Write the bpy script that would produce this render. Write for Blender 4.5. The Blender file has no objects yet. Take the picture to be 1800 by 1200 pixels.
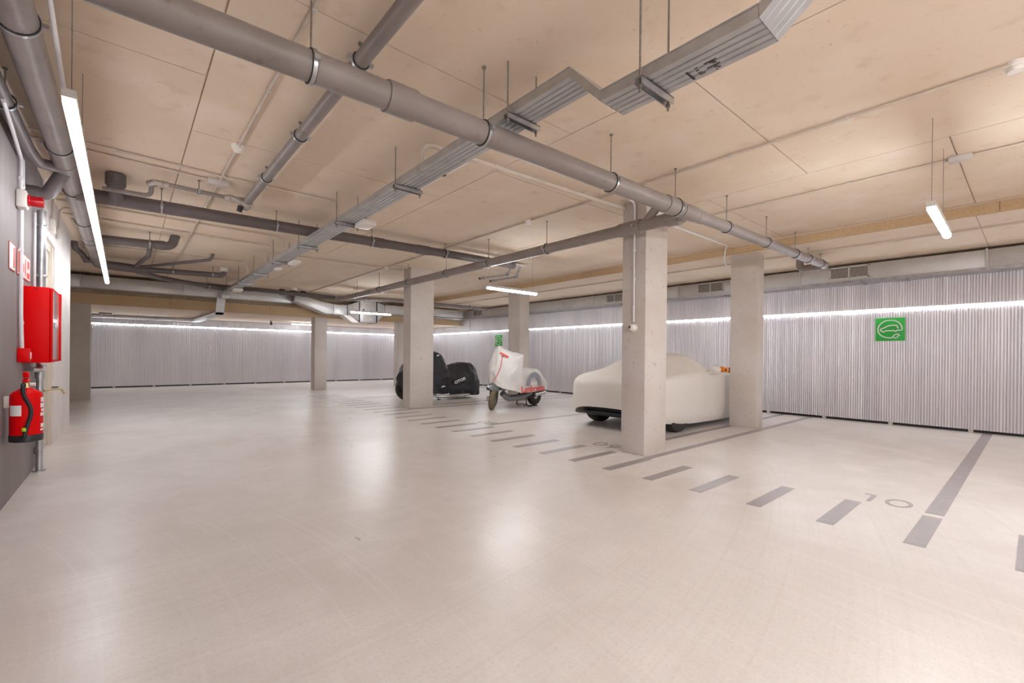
import bpy, bmesh, math, random
from mathutils import Vector, Matrix
random.seed(7)
S = bpy.context.scene
COL = S.collection
PI = math.pi

# ------------------------------------------------------------------ materials
def lin(r, g, b):
    f = lambda c: (c/255/12.92) if c/255 <= .04045 else ((c/255+.055)/1.055)**2.4
    return (f(r), f(g), f(b), 1)

def mat(name, rgb, rough=.6, metal=0, noise=None, bump=None, spec=.5, emit=None, estr=0, stretch=None, rvar=None, coat=0):
    m = bpy.data.materials.new(name); m.use_nodes = True
    nt = m.node_tree; b = nt.nodes['Principled BSDF']
    c = lin(*rgb)
    b.inputs['Base Color'].default_value = c
    b.inputs['Roughness'].default_value = rough
    b.inputs['Metallic'].default_value = metal
    b.inputs['Specular IOR Level'].default_value = spec
    if coat: b.inputs['Coat Weight'].default_value = coat
    if emit:
        b.inputs['Emission Color'].default_value = (*emit, 1); b.inputs['Emission Strength'].default_value = estr
    if noise or bump or rvar:
        tc = nt.nodes.new('ShaderNodeTexCoord'); mp = nt.nodes.new('ShaderNodeMapping')
        nt.links.new(tc.outputs['Object'], mp.inputs['Vector'])
        if stretch: mp.inputs['Scale'].default_value = stretch
    if noise:                       # list of (scale, amount, rgb2)
        prev = None
        for sc, lo, hi, rgb2 in noise:
            n = nt.nodes.new('ShaderNodeTexNoise'); n.inputs['Scale'].default_value = sc; n.inputs['Detail'].default_value = 6
            nt.links.new(mp.outputs[0], n.inputs['Vector'])
            r = nt.nodes.new('ShaderNodeMapRange'); r.inputs['From Min'].default_value = lo; r.inputs['From Max'].default_value = hi
            nt.links.new(n.outputs['Fac'], r.inputs['Value'])
            x = nt.nodes.new('ShaderNodeMix'); x.data_type = 'RGBA'
            nt.links.new(r.outputs[0], x.inputs['Factor'])
            if prev: nt.links.new(prev, x.inputs['A'])
            else: x.inputs['A'].default_value = c
            x.inputs['B'].default_value = lin(*rgb2)
            prev = x.outputs['Result']
        nt.links.new(prev, b.inputs['Base Color'])
    if rvar:
        n = nt.nodes.new('ShaderNodeTexNoise'); n.inputs['Scale'].default_value = rvar[0]; n.inputs['Detail'].default_value = 4
        nt.links.new(mp.outputs[0], n.inputs['Vector'])
        r = nt.nodes.new('ShaderNodeMapRange'); r.inputs['To Min'].default_value = rvar[1]; r.inputs['To Max'].default_value = rvar[2]
        r.inputs['From Min'].default_value = .3; r.inputs['From Max'].default_value = .7
        nt.links.new(n.outputs['Fac'], r.inputs['Value']); nt.links.new(r.outputs[0], b.inputs['Roughness'])
    if bump:
        n = nt.nodes.new('ShaderNodeTexNoise'); n.inputs['Scale'].default_value = bump[0]; n.inputs['Detail'].default_value = 5
        nt.links.new(mp.outputs[0], n.inputs['Vector'])
        k = nt.nodes.new('ShaderNodeBump'); k.inputs['Strength'].default_value = bump[1]; k.inputs['Distance'].default_value = bump[2]
        nt.links.new(n.outputs['Fac'], k.inputs['Height']); nt.links.new(k.outputs[0], b.inputs['Normal'])
    return m

M = dict(
 floor=mat('polished_concrete', (220,214,209), .3, noise=[(.35,.2,.8,(213,205,199)), (9,.2,.8,(224,218,214)), (110,.3,.9,(212,205,200))], bump=(160,.02,.002)),
 ceil=mat('formed_concrete', (230,212,192), .8, noise=[(.5,.35,.7,(222,201,177)), (1.6,.5,.8,(235,220,204)), (5,.6,.75,(216,194,170)), (22,.64,.8,(196,170,144))], bump=(30,.05,.004)),
 step=mat('brown_formed_concrete', (200,172,136), .85, noise=[(1.1,.35,.7,(192,162,125)), (60,.45,.75,(176,146,110))], bump=(60,.1,.004)),
 rough=mat('rough_stained_concrete', (168,150,126), .9, noise=[(2,.4,.7,(140,122,98)), (40,.5,.7,(120,104,84))], bump=(40,.3,.01)),
 col=mat('column_concrete', (204,196,190), .75, noise=[(1.3,.4,.7,(192,180,170)), (14,.62,.78,(178,163,152)), (55,.68,.72,(130,112,100))], bump=(60,.08,.003)),
 colb=mat('grey_concrete', (186,179,168), .8, noise=[(1.5,.4,.7,(172,163,150)), (30,.6,.8,(156,147,133))], bump=(50,.1,.003)),
 dark=mat('dark_grey_concrete', (142,134,134), .8, noise=[(1.2,.35,.7,(128,119,119)), (3,.5,.8,(154,146,146)), (40,.6,.8,(120,111,111))], stretch=(1,1,.25), bump=(40,.1,.003)),
 white=mat('white_plaster', (226,220,218), .75, noise=[(2,.4,.7,(216,208,205))], bump=(80,.05,.002)),
 steel=mat('galvanised_sheet', (222,219,222), .34, .8, noise=[(2,.4,.7,(210,207,212))], stretch=(1,1,.15)),
 steeld=mat('galvanised_duct', (200,198,196), .45, .6, noise=[(3,.4,.7,(188,186,186)), (30,.5,.8,(206,204,203))]),
 tray=mat('galvanised_tray', (196,196,196), .42, .85, noise=[(8,.4,.7,(182,182,184))]),
 galv=mat('zinc_plated_steel', (190,190,192), .35, .9, noise=[(12,.4,.7,(165,165,168))]),
 rod=mat('threaded_steel', (150,142,134), .5, .7, noise=[(40,.4,.7,(128,120,112))]),
 pipe=mat('grey_plastic_pipe', (142,132,128), .42, noise=[(3,.4,.75,(128,118,113)), (12,.62,.8,(112,101,94))]),
 piped=mat('dark_grey_plastic_pipe', (106,98,98), .42, noise=[(3,.4,.75,(94,86,86))]),
 rubber=mat('black_rubber', (40,38,38), .6, noise=[(30,.4,.7,(52,50,50))]),
 cond=mat('conduit_plastic', (206,192,178), .5, noise=[(6,.4,.7,(196,181,166))]),
 condw=mat('white_conduit_plastic', (228,226,230), .4, noise=[(6,.4,.7,(220,218,222))]),
 wplast=mat('white_plastic', (232,226,220), .4, noise=[(8,.4,.7,(226,219,213))]),
 gplast=mat('pale_grey_plastic', (205,200,194), .5, noise=[(8,.4,.7,(196,190,184))]),
 paint=mat('grey_line_paint', (146,138,138), .3, noise=[(4,.3,.7,(160,152,154)), (40,.4,.9,(136,128,128))]),
 red=mat('red_enamel', (226,4,10), .4, noise=[(4,.4,.7,(222,3,8))], spec=.12),
 redd=mat('red_lens', (190,10,30), .15, noise=[(10,.4,.7,(170,6,24))], coat=.5),
 black=mat('black_plastic', (28,28,32), .45, noise=[(20,.4,.7,(36,36,40))]),
 door=mat('beige_door_paint', (214,204,190), .5, noise=[(3,.4,.7,(208,198,184))]),
 green=mat('sign_green', (46,178,72), .4, noise=[(6,.4,.7,(50,186,78))]),
 signw=mat('sign_white', (240,240,240), .4, noise=[(6,.4,.7,(234,234,234))]),
 signr=mat('sign_red', (226,66,50), .45, noise=[(12,.4,.7,(232,80,62))]),
 cover=mat('cream_stretch_fabric', (226,221,215), .7, noise=[(3,.4,.7,(219,213,206)), (300,.45,.6,(213,207,200))], bump=(5,.15,.02)),
 scov=mat('pale_grey_nylon', (222,219,216), .6, noise=[(5,.4,.7,(212,209,206))], bump=(7,.5,.03)),
 bcov=mat('black_nylon', (34,32,38), .42, noise=[(5,.4,.7,(46,44,50))], bump=(7,.9,.05)),
 arc=mat('grey_print', (150,150,160), .6, noise=[(9,.4,.7,(142,142,152))]),
 tyre=mat('tyre_rubber', (42,40,38), .75, noise=[(25,.4,.7,(54,51,48))]),
 tyreb=mat('dusty_tyre_rubber', (120,108,82), .85, noise=[(30,.4,.7,(84,76,58))]),
 alu=mat('brushed_aluminium', (200,198,196), .3, .9, noise=[(20,.4,.7,(180,178,176))]),
 grey=mat('grey_scooter_paint', (122,124,128), .3, .3, noise=[(6,.4,.7,(112,114,118))], coat=.4),
 orange=mat('orange_plastic', (255,150,10), .45, noise=[(8,.4,.7,(248,138,6))]),
 brass=mat('brass', (222,204,160), .35, .7, noise=[(20,.4,.7,(208,188,142))]),
 foil=mat('foil_wrap', (214,208,202), .25, .95, noise=[(20,.4,.7,(180,172,166))], bump=(60,1,.02)),
 glass=mat('cabinet_pane', (216,190,190), .15, .25, noise=[(5,.4,.7,(206,178,178))]),
 led=mat('led_diffuser', (255,255,255), .5, noise=[(1,.4,.7,(250,250,255))], emit=(.93,.968,1), estr=70),
 ledl=mat('led_line_diffuser', (255,255,255), .5, noise=[(1,.4,.7,(250,250,255))], emit=(.94,.965,1), estr=19),
 strip=mat('led_strip_diffuser', (255,255,255), .5, noise=[(1,.4,.7,(250,250,255))], emit=(.90,.945,1), estr=44),
 yel=mat('yellow_green_tag', (190,220,40), .5, noise=[(10,.4,.7,(180,210,36))]),
)

def scuff_floor(m):
    """broad mottling and faint curved tyre scuffs mixed over the polished concrete"""
    nt = m.node_tree; N = nt.nodes.new; L = nt.links.new; b = nt.nodes['Principled BSDF']
    src = b.inputs['Base Color'].links[0].from_socket
    tc = N('ShaderNodeTexCoord')
    def arc(cx, cy):
        v = N('ShaderNodeVectorMath'); v.operation = 'SUBTRACT'; v.inputs[1].default_value = (cx,cy,0); L(tc.outputs['Object'],v.inputs[0])
        ln = N('ShaderNodeVectorMath'); ln.operation = 'LENGTH'; L(v.outputs[0],ln.inputs[0])
        sx = N('ShaderNodeSeparateXYZ'); L(v.outputs[0],sx.inputs[0])
        an = N('ShaderNodeMath'); an.operation = 'ARCTAN2'; L(sx.outputs[1],an.inputs[0]); L(sx.outputs[0],an.inputs[1])
        r = N('ShaderNodeMath'); r.operation = 'MULTIPLY'; r.inputs[1].default_value = 34; L(ln.outputs['Value'],r.inputs[0])
        a2 = N('ShaderNodeMath'); a2.operation = 'MULTIPLY'; a2.inputs[1].default_value = 2.2; L(an.outputs[0],a2.inputs[0])
        cb = N('ShaderNodeCombineXYZ'); L(r.outputs[0],cb.inputs[0]); L(a2.outputs[0],cb.inputs[1])
        n = N('ShaderNodeTexNoise'); n.inputs['Scale'].default_value = 1; n.inputs['Detail'].default_value = 5; L(cb.outputs[0],n.inputs['Vector'])
        return n.outputs['Fac']
    def mix(src, fac, lo, hi, rgb, amt):
        r = N('ShaderNodeMapRange'); r.inputs['From Min'].default_value = lo; r.inputs['From Max'].default_value = hi; r.inputs['To Max'].default_value = amt; L(fac,r.inputs['Value'])
        x = N('ShaderNodeMix'); x.data_type = 'RGBA'; L(r.outputs[0],x.inputs['Factor']); L(src,x.inputs['A']); x.inputs['B'].default_value = lin(*rgb); return x.outputs['Result']
    def noise(sc, det=5):
        n = N('ShaderNodeTexNoise'); n.inputs['Scale'].default_value = sc; n.inputs['Detail'].default_value = det; L(tc.outputs['Object'],n.inputs['Vector']); return n.outputs['Fac']
    src = mix(src, noise(.55), .42, .7, (196,184,176), .75)
    src = mix(src, noise(2.3,7), .45, .75, (230,224,220), .7)
    src = mix(src, arc(-3.5,7.0), .5, .75, (200,190,183), .35)
    src = mix(src, arc(-9,-3.5), .52, .74, (230,224,219), .4)
    src = mix(src, noise(60,3), .5, .8, (198,187,180), .5)
    src = mix(src, noise(5.5,3), .735, .76, (150,138,130), .8)
    L(src, b.inputs['Base Color'])
    a1 = N('ShaderNodeMapRange'); a1.inputs['From Min'].default_value = .3; a1.inputs['From Max'].default_value = .7; a1.inputs['To Min'].default_value = .285; a1.inputs['To Max'].default_value = .37
    L(noise(1.1),a1.inputs['Value']); L(a1.outputs[0],b.inputs['Roughness'])
scuff_floor(M['floor'])

# ------------------------------------------------------------------ object helpers
def root_loc(o):
    while o.parent: o = o.parent
    return o.location.copy()

def prop(o, label=None, cat=None, group=None, kind=None):
    if label: o['label'] = label
    if cat: o['category'] = cat
    if group: o['group'] = group
    if kind: o['kind'] = kind
    return o

def thing(name, label, cat, loc, group=None):
    o = bpy.data.objects.new(name, None); COL.objects.link(o)
    o.location = loc; o.empty_display_size = .1
    return prop(o, label, cat, group)

class MB:
    def __init__(s): s.v = []; s.f = []
    def add(s, vs, fs):
        b = len(s.v); s.v += [Vector(p) for p in vs]; s.f += [tuple(b+i for i in f) for f in fs]; return s
    def box(s, a, b):
        (x0,y0,z0),(x1,y1,z1) = [min(p,q) for p,q in zip(a,b)], [max(p,q) for p,q in zip(a,b)]
        return s.add([(x0,y0,z0),(x1,y0,z0),(x1,y1,z0),(x0,y1,z0),(x0,y0,z1),(x1,y0,z1),(x1,y1,z1),(x0,y1,z1)],
                     [(0,3,2,1),(4,5,6,7),(0,1,5,4),(1,2,6,5),(2,3,7,6),(3,0,4,7)])
    def prism(s, poly, d):         # planar polygon (3D points) swept by vector d
        n = len(poly); d = Vector(d); p = [Vector(q) for q in poly]
        return s.add(p+[q+d for q in p], [tuple(range(n-1,-1,-1)), tuple(range(n,2*n))]+[(i,(i+1)%n,n+(i+1)%n,n+i) for i in range(n)])
    def tube(s, pts, r, seg=14, cap=True, start=0):
        pts = [Vector(p) for p in pts]
        rs = r if isinstance(r,(list,tuple)) else [r]*len(pts)
        ring0 = None; base = len(s.v); prev_t = None
        for i,p in enumerate(pts):
            if i == 0: t = pts[1]-pts[0]
            elif i == len(pts)-1: t = pts[-1]-pts[-2]
            else: t = (pts[i]-pts[i-1]).normalized()+(pts[i+1]-pts[i]).normalized()
            if t.length < 1e-9: t = prev_t
            t = t.normalized()
            if prev_t is None:
                n = t.orthogonal().normalized()
            else:
                n = (n - t*n.dot(t)).normalized()
            prev_t = t; b = t.cross(n)
            for k in range(seg):
                a = 2*PI*k/seg
                s.v.append(p+(n*math.cos(a)+b*math.sin(a))*rs[i])
        for i in range(len(pts)-1):
            for k in range(seg):
                a = base+i*seg+k; c = base+i*seg+(k+1)%seg
                s.f.append((a,c,c+seg,a+seg))
        if cap:
            s.f.append(tuple(base+k for k in range(seg-1,-1,-1)))
            s.f.append(tuple(base+(len(pts)-1)*seg+k for k in range(seg)))
        return s
    def lathe(s, prof, o, ax='z', seg=24):
        o = Vector(o); A = {'x':(Vector((1,0,0)),Vector((0,1,0)),Vector((0,0,1))),'y':(Vector((0,1,0)),Vector((0,0,1)),Vector((1,0,0))),'z':(Vector((0,0,1)),Vector((1,0,0)),Vector((0,1,0)))}[ax] if isinstance(ax,str) else ax
        b = len(s.v)
        for r,h in prof:
            for k in range(seg):
                a = 2*PI*k/seg; s.v.append(o+A[0]*h+(A[1]*math.cos(a)+A[2]*math.sin(a))*max(r,1e-4))
        for i in range(len(prof)-1):
            for k in range(seg):
                p = b+i*seg+k; q = b+i*seg+(k+1)%seg; s.f.append((p,q,q+seg,p+seg))
        s.f.append(tuple(b+k for k in range(seg-1,-1,-1))); s.f.append(tuple(b+(len(prof)-1)*seg+k for k in range(seg)))
        return s
    def torus(s, c, ax, R, r, seg=28, sub=8, a0=0, a1=2*PI):
        c = Vector(c); ax = Vector(ax).normalized(); u = ax.orthogonal().normalized(); w = ax.cross(u)
        closed = a1-a0 > 6.28
        pts = [c+(u*math.cos(a0+(a1-a0)*i/seg)+w*math.sin(a0+(a1-a0)*i/seg))*R for i in range(seg+(0 if closed else 1))]
        if not closed: return s.tube(pts, r, sub)
        b = len(s.v)
        for i,p in enumerate(pts):
            d = (p-c).normalized()
            for k in range(sub):
                a = 2*PI*k/sub; s.v.append(p+(d*math.cos(a)+ax*math.sin(a))*r)
        n = len(pts)
        for i in range(n):
            for k in range(sub):
                s.f.append((b+i*sub+k, b+((i+1)%n)*sub+k, b+((i+1)%n)*sub+(k+1)%sub, b+i*sub+(k+1)%sub))
        return s
    def build(s, name, m, parent=None, smooth=.6, bevel=0, sub=0):
        off = root_loc(parent) if parent else Vector((0,0,0))
        if not parent and s.v:
            xs=[v.x for v in s.v]; ys=[v.y for v in s.v]; zs=[v.z for v in s.v]
            off = Vector(((min(xs)+max(xs))/2,(min(ys)+max(ys))/2,min(zs)))
        me = bpy.data.meshes.new(name); me.from_pydata([v-off for v in s.v], [], s.f); me.validate(); 
        bm = bmesh.new(); bm.from_mesh(me)
        bmesh.ops.recalc_face_normals(bm, faces=bm.faces)
        if bevel:
            es = [e for e in bm.edges if len(e.link_faces)==2 and e.calc_face_angle(0)>.5]
            bmesh.ops.bevel(bm, geom=es, offset=bevel, segments=2, affect='EDGES', profile=.5, clamp_overlap=True)
        bm.to_mesh(me); bm.free()
        me.materials.append(m if not isinstance(m,str) else M[m])
        if smooth:
            me.polygons.foreach_set('use_smooth',[True]*len(me.polygons)); me.set_sharp_from_angle(angle=smooth)
        o = bpy.data.objects.new(name, me); COL.objects.link(o)
        if parent: o.parent = parent
        else: o.location = off
        if sub:
            k = o.modifiers.new('sub','SUBSURF'); k.levels = sub; k.render_levels = sub
        return o

def B(name, a, b, m, parent=None, bevel=0): return MB().box(a,b).build(name, m, parent, bevel=bevel)

def fillet(pts, R, n=6):
    pts = [Vector(p) for p in pts]; out = [pts[0]]
    for i in range(1,len(pts)-1):
        p = pts[i]; a = (pts[i-1]-p); b = (pts[i+1]-p); la, lb = a.length, b.length
        a.normalize(); b.normalize(); ang = a.angle(b)
        if ang > 3.1: out.append(p); continue
        d = min(R/math.tan(ang/2), la*.48, lb*.48); r = d*math.tan(ang/2)
        c = p+(a+b).normalized()*(r/math.sin(ang/2))
        s = p+a*d-c; e = p+b*d-c; tot = s.angle(e); ax = s.cross(e).normalized()
        for k in range(n+1): out.append(c+Matrix.Rotation(tot*k/n,3,ax)@s)
    out.append(pts[-1]); return out

def dup(root, loc, label=None, group=None):
    r = root.copy(); COL.objects.link(r); r.location = loc
    if label: r['label'] = label
    if group: r['group'] = group
    for ch in list(root.children):
        c = ch.copy(); COL.objects.link(c); c.parent = r
        for g in list(ch.children):
            d = g.copy(); COL.objects.link(d); d.parent = c
    return r

def text_geo(body, size, sx=1, extrude=.001, bold=0):
    cu = bpy.data.curves.new('lettering','FONT'); cu.body = body; cu.size = size; cu.extrude = extrude; cu.offset = bold
    cu.resolution_u = 4; cu.align_x = 'CENTER'; cu.align_y = 'CENTER'
    o = bpy.data.objects.new('lettering', cu); COL.objects.link(o)
    dg = bpy.context.evaluated_depsgraph_get(); me = o.evaluated_get(dg).to_mesh()
    vs = [(v.co.x*sx, v.co.y, v.co.z) for v in me.vertices]; fs = [tuple(p.vertices) for p in me.polygons]
    bpy.data.objects.remove(o); bpy.data.curves.remove(cu)
    return vs, fs

def text(name, body, size, origin, right, up, m, parent=None, sx=1, bold=0, extrude=.001):
    vs, fs = text_geo(body, size, sx, extrude, bold)
    o = Vector(origin); r = Vector(right).normalized(); u = Vector(up).normalized(); n = r.cross(u)
    return MB().add([o+r*x+u*y+n*z for x,y,z in vs], fs).build(name, m, parent, smooth=0)

def ribbon(mb, pts, w, n, th, closed=False):
    """flat strip of width w along planar pts, thickness th along n"""
    pts = [Vector(p) for p in pts]; n = Vector(n).normalized(); L = []; R = []
    N = len(pts)
    for i,p in enumerate(pts):
        a = pts[i-1] if (i or closed) else p; b = pts[(i+1)%N] if (i < N-1 or closed) else p
        t = (b-a).normalized(); s_ = n.cross(t)
        L.append(p+s_*w/2); R.append(p-s_*w/2)
    vs = L+R+[q+n*th for q in L]+[q+n*th for q in R]; fs = []
    for i in range(N if closed else N-1):
        j = (i+1)%N
        fs += [(i,j,N+j,N+i),(2*N+i,3*N+i,3*N+j,2*N+j),(i,2*N+i,2*N+j,j),(N+i,N+j,3*N+j,3*N+i)]
    return mb.add(vs, fs)

# ------------------------------------------------------------------ room shell
ZC, ZR, ZB = 3.11, 2.97, 2.38        # main ceiling, right strip, back strip
XW, YB = 10.60, 19.75
def struct(o): o['kind'] = 'structure'; return o
struct(B('floor', (-4,-9,-.2), (11.2,20.4,0), 'floor'))

# main ceiling: formed panels with open joints
c = MB()
strips = [(-2.04,.41,1.63),(.41,2.90,.51),(2.90,5.35,1.56),(5.35,7.86,.5)]
gap = .005
for x0,x1,y0 in strips:
    k0 = math.floor((-9-y0)/2.12)
    y = y0+k0*2.12
    while y < 15.42:
        a, b = max(y,-9), min(y+2.12,15.42)
        if b > a+.05: c.box((x0+gap,a+gap,ZC+random.uniform(-.0015,.0015)), (x1-gap,b-gap,ZC+.06))
        y += 2.12
c.box((-4,-9,ZC+.02),(7.9,15.42,ZC+.3))
c.box((-4,-9,ZC),(-2.05,15.42,ZC+.06))
struct(c.build('ceiling','ceil',smooth=0))
c = MB(); y = .5-2.12*5
while y < 15.4:
    a,b = max(y,-9),min(y+2.12,15.4)
    if b > a+.05: c.box((7.905,a+.003,ZR),(XW+.5,b-.003,ZR+.05))
    y += 2.12
c.box((7.91,-9,ZR+.012),(XW+.5,15.4,ZR+.4))
struct(c.build('ceiling_right','ceil',smooth=0))
c = MB()
yy = -9
while yy < 15.4:
    c.box((7.885,yy+.004,ZR-.004),(7.93,min(yy+3.1,15.4)-.004,ZC-.022)); yy += 3.1
struct(c.build('trim_1','step',smooth=0))
# back strip and its brown edge beam
c = MB(); x = -2.2
while x < XW:
    c.box((x+.003,15.45,ZB),(min(x+2.45,XW+.5)-.003,YB+.6,ZB+.05)); x += 2.45
c.box((-4,15.46,ZB+.012),(XW+.5,YB+.6,ZB+.7))
struct(c.build('ceiling_back','ceil',smooth=0))
c = MB(); x = -4
while x < 10.3:
    c.box((x+.003,15.40,ZB-.003),(min(x+2.45,10.3)-.003,15.5,2.655)); x += 2.45
struct(c.build('trim_2','step',smooth=0))
struct(B('trim_3',(-4,15.36,2.66),(10.3,15.5,ZC+.1),'rough'))

# walls
struct(B('wall_right',(XW+.06,-9,-.1),(XW+.3,YB+.4,3.3),'dark'))
struct(B('wall_back',(-4,YB+.07,-.1),(XW+.3,YB+.3,3.3),'dark'))
struct(B('wall_left',(-1.2,-9,-.1),(-.71,6.70,ZC+.1),'dark'))
w = MB(); w.box((-1.2,8.24,-.1),(-.71,10.35,ZC+.1)); w.box((-1.2,7.22,2.53),(-.71,8.24,ZC+.1))
struct(w.build('wall_left_white','white'))
struct(B('wall_left_pier',(-1.2,6.7,-.1),(-.722,7.22,ZC+.1),'dark'))
struct(B('wall_recess',(-4,10.1,-.1),(-2.6,YB+.3,ZC+.1),'white'))
struct(B('wall_recess_side',(-4,9.9,-.1),(-1.2,10.34,ZC+.1),'white'))
struct(B('wall_near',(-1.2,-9.3,-.1),(XW+.3,-9,3.3),'white'))
# door in the left wall
d = struct(MB().box((-.80,7.27,0),(-.765,8.19,2.44)).build('door_1','door',bevel=.004))
f = MB(); f.box((-.86,7.22,0),(-.725,7.27,2.53)); f.box((-.86,8.19,0),(-.725,8.24,2.53)); f.box((-.86,7.27,2.44),(-.74,8.19,2.53))
struct(f.build('door_frame','door',bevel=.004))
B('door_handle',(-.765,7.36,1.02),(-.70,7.48,1.045),'galv',d,bevel=.004)

# corrugated cladding, ribs as real geometry
def corrugated(name, a, b, n, z0, z1, pitch=.036, amp=.013, seedv=1):
    rnd = random.Random(seedv); a = Vector(a); b = Vector(b); n = Vector(n); L = (b-a).length; t = (b-a)/L
    prof = []; k = 0; s = 0; drift = 0; sheet = 0
    while s < L:
        if k % 30 == 0: sheet = rnd.uniform(-.004,.004)
        A = amp*rnd.uniform(.75,1.15); lean = rnd.uniform(-.002,.002)
        p = pitch*rnd.uniform(.92,1.08)
        for q,h in ((0,0),(.14,.25),(.28,.9),(.42,1),(.60,1),(.74,.9),(.88,.25)):
            if s+q*p <= L: prof.append((s+q*p, A*h+lean*q+sheet*((k%30)/30-.5)))
        s += p; k += 1
    prof.append((L,0))
    m = MB(); N = len(prof)
    zs = (z0,z1)
    for z in zs: m.v += [a+t*q+n*h+Vector((0,0,z)) for q,h in prof]
    m.f += [(i,i+1,N+i+1,N+i) for i in range(N-1)]
    return struct(m.build(name,'steel',smooth=.9))
corrugated('wall_right_cladding',(XW,-9,0),(XW,YB,0),(-1,0,0),.045,2.09,seedv=3)
corrugated('wall_right_cladding_upper',(XW-.035,-9,0),(XW-.035,YB,0),(-1,0,0),2.125,2.95,seedv=4)
corrugated('wall_back_cladding',(-2.6,YB,0),(XW,YB,0),(0,-1,0),.045,2.09,seedv=5)
corrugated('wall_back_cladding_upper',(-2.6,YB-.035,0),(XW,YB-.035,0),(0,-1,0),2.125,2.36,seedv=6)
# bottom feet (pale packers in the shadow gap) and dark recess
c = MB(); y = -8.6
while y < YB: c.box((XW-.004,y,0),(XW+.05,y+.06,.05)); y += 1.03
x = -2.4
while x < XW: c.box((x,YB-.004,0),(x+.06,YB+.05,.05)); x += 1.03
struct(c.build('trim_4','gplast',smooth=0))
struct(B('trim_5',(XW+.045,-9,0),(XW+.058,YB,.2),'black')); struct(B('trim_6',(-2.6,YB+.045,0),(XW,YB+.058,.2),'black'))

# ------------------------------------------------------------------ light fittings
def strip(name, a, b, n, label):
    t = thing(name, label, 'led strip', a); a = Vector(a); b = Vector(b); n = Vector(n); L = (b-a).length; d = (b-a)/L
    m = MB(); k = int(L/1.5); 
    up = Vector((0,0,1))
    for i in range(k):
        p = a+d*(L*i/k); q = a+d*(L*(i+1)/k)
        o1 = n*.0; o2 = n*.022; h = up*.017
        m.add([p+o1,q+o1,q+o2,p+o2,p+o1+h,q+o1+h,q+o2+h,p+o2+h],[(0,3,2,1),(4,5,6,7),(3,2,6,7),(0,4,5,1)])
    m.build('diffuser','strip',t,smooth=0)
    m = MB(); u = up*.017
    p,q = a,b
    m.add([p+u,q+u,q+n*.028+u,p+n*.028+u,p+u*1.6,q+u*1.6,q+n*.028+u*1.6,p+n*.028+u*1.6],[(0,3,2,1),(4,5,6,7),(0,1,5,4),(1,2,6,5),(2,3,7,6),(3,0,4,7)])
    m.build('channel','alu',t,smooth=0)
strip('led_strip',(XW-.004,-8.9,2.095),(XW-.004,YB-.05,2.095),(-1,0,0),'long bright led strip running along the right corrugated metal wall')
strip('led_strip',(-2.5,YB-.004,2.095),(XW-.05,YB-.004,2.095),(0,-1,0),'long bright led strip running along the far back corrugated metal wall')

def led_tube(a, b, wires, label, group=None, zc=ZC, m_='led'):
    a = Vector(a); b = Vector(b); t = thing('linear_light', label, 'light', a, group)
    d = (b-a).normalized(); s_ = d.cross(Vector((0,0,1))).normalized(); L = (b-a).length
    n = max(1,int(L/1.2)); m = MB()
    for i in range(n):
        p = a+d*(L*i/n); q = a+d*(L*(i+1)/n)
        pr = [(-.026,.01),(-.026,-.012),(-.016,-.024),(.016,-.024),(.026,-.012),(.026,.01)]
        vs = [p+s_*x+Vector((0,0,z)) for x,z in pr]+[q+s_*x+Vector((0,0,z)) for x,z in pr]
        m.add(vs,[(k,k+1,7+k,6+k) for k in range(5)]+([(0,1,2,3,4,5)] if i==0 else [])+([(11,10,9,8,7,6)] if i==n-1 else []))
    m.build('diffuser',m_,t,smooth=0)
    h = MB(); p = a-d*.01; q = b+d*.01
    vs = [p+s_*x+Vector((0,0,z)) for x,z in ((-.028,.011),(.028,.011),(.028,.055),(-.028,.055))]+[q+s_*x+Vector((0,0,z)) for x,z in ((-.028,.011),(.028,.011),(.028,.055),(-.028,.055))]
    h.add(vs,[(0,1,2,3),(7,6,5,4),(0,4,5,1),(1,5,6,2),(2,6,7,3),(3,7,4,0)]); h.build('housing','gplast',t,smooth=0)
    for f_ in wires:
        p = a.lerp(b,f_); MB().tube([p+Vector((0,0,.05)),Vector((p.x,p.y,zc-.002))],.0022,6).build('suspension_wire','rod',t)
    return t
led_tube((-.235,3.28,2.50),(-.275,11.0,2.45),(.02,.13,.5,.97),'very long suspended light line beside the left wall above the red cabinet',m_='ledl')
led_tube((4.81,.55,2.39),(6.00,.57,2.39),(.02,.68),'short suspended light nearest the green car sign','suspended tube lights over the bays')
led_tube((4.84,6.33,2.39),(6.02,6.33,2.39),(.03,.92),'suspended light glowing above the covered scooter','suspended tube lights over the bays')
led_tube((4.86,12.75,2.39),(6.06,12.75,2.39),(.05,.93),'suspended light in front of the box shaped duct fan','suspended tube lights over the bays')
led_tube((4.74,18.3,2.30),(5.94,18.3,2.30),(.05,.93),'farthest light, tight under the low back ceiling behind a column','suspended tube lights over the bays',zc=ZB,m_='ledl')
# unseen lights added behind the camera to brighten the foreground; first continues bay row
led_tube((4.81,-5.4,2.39),(6.00,-5.4,2.39),(.05,.9),'unseen suspended light over the aisle behind the viewpoint, outer one','suspended tube lights over the bays')
led_tube((.3,-1.6,2.45),(2.3,-1.6,2.45),(.05,.9),'added unseen fill light over the aisle behind the viewpoint, nearer one')
led_tube((.1,-3.5,2.45),(2.1,-3.5,2.45),(.05,.9),'added unseen fill light over the aisle behind the viewpoint, in the middle row')
led_tube((1.2,-5.6,2.45),(3.2,-5.6,2.45),(.05,.9),'added unseen fill light over the aisle behind the viewpoint, in the second row')
led_tube((-.2,-7.5,2.50),(-.2,-1.2,2.50),(.05,.5,.9),'added unseen long fill light line by the left wall behind the viewpoint')

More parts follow.
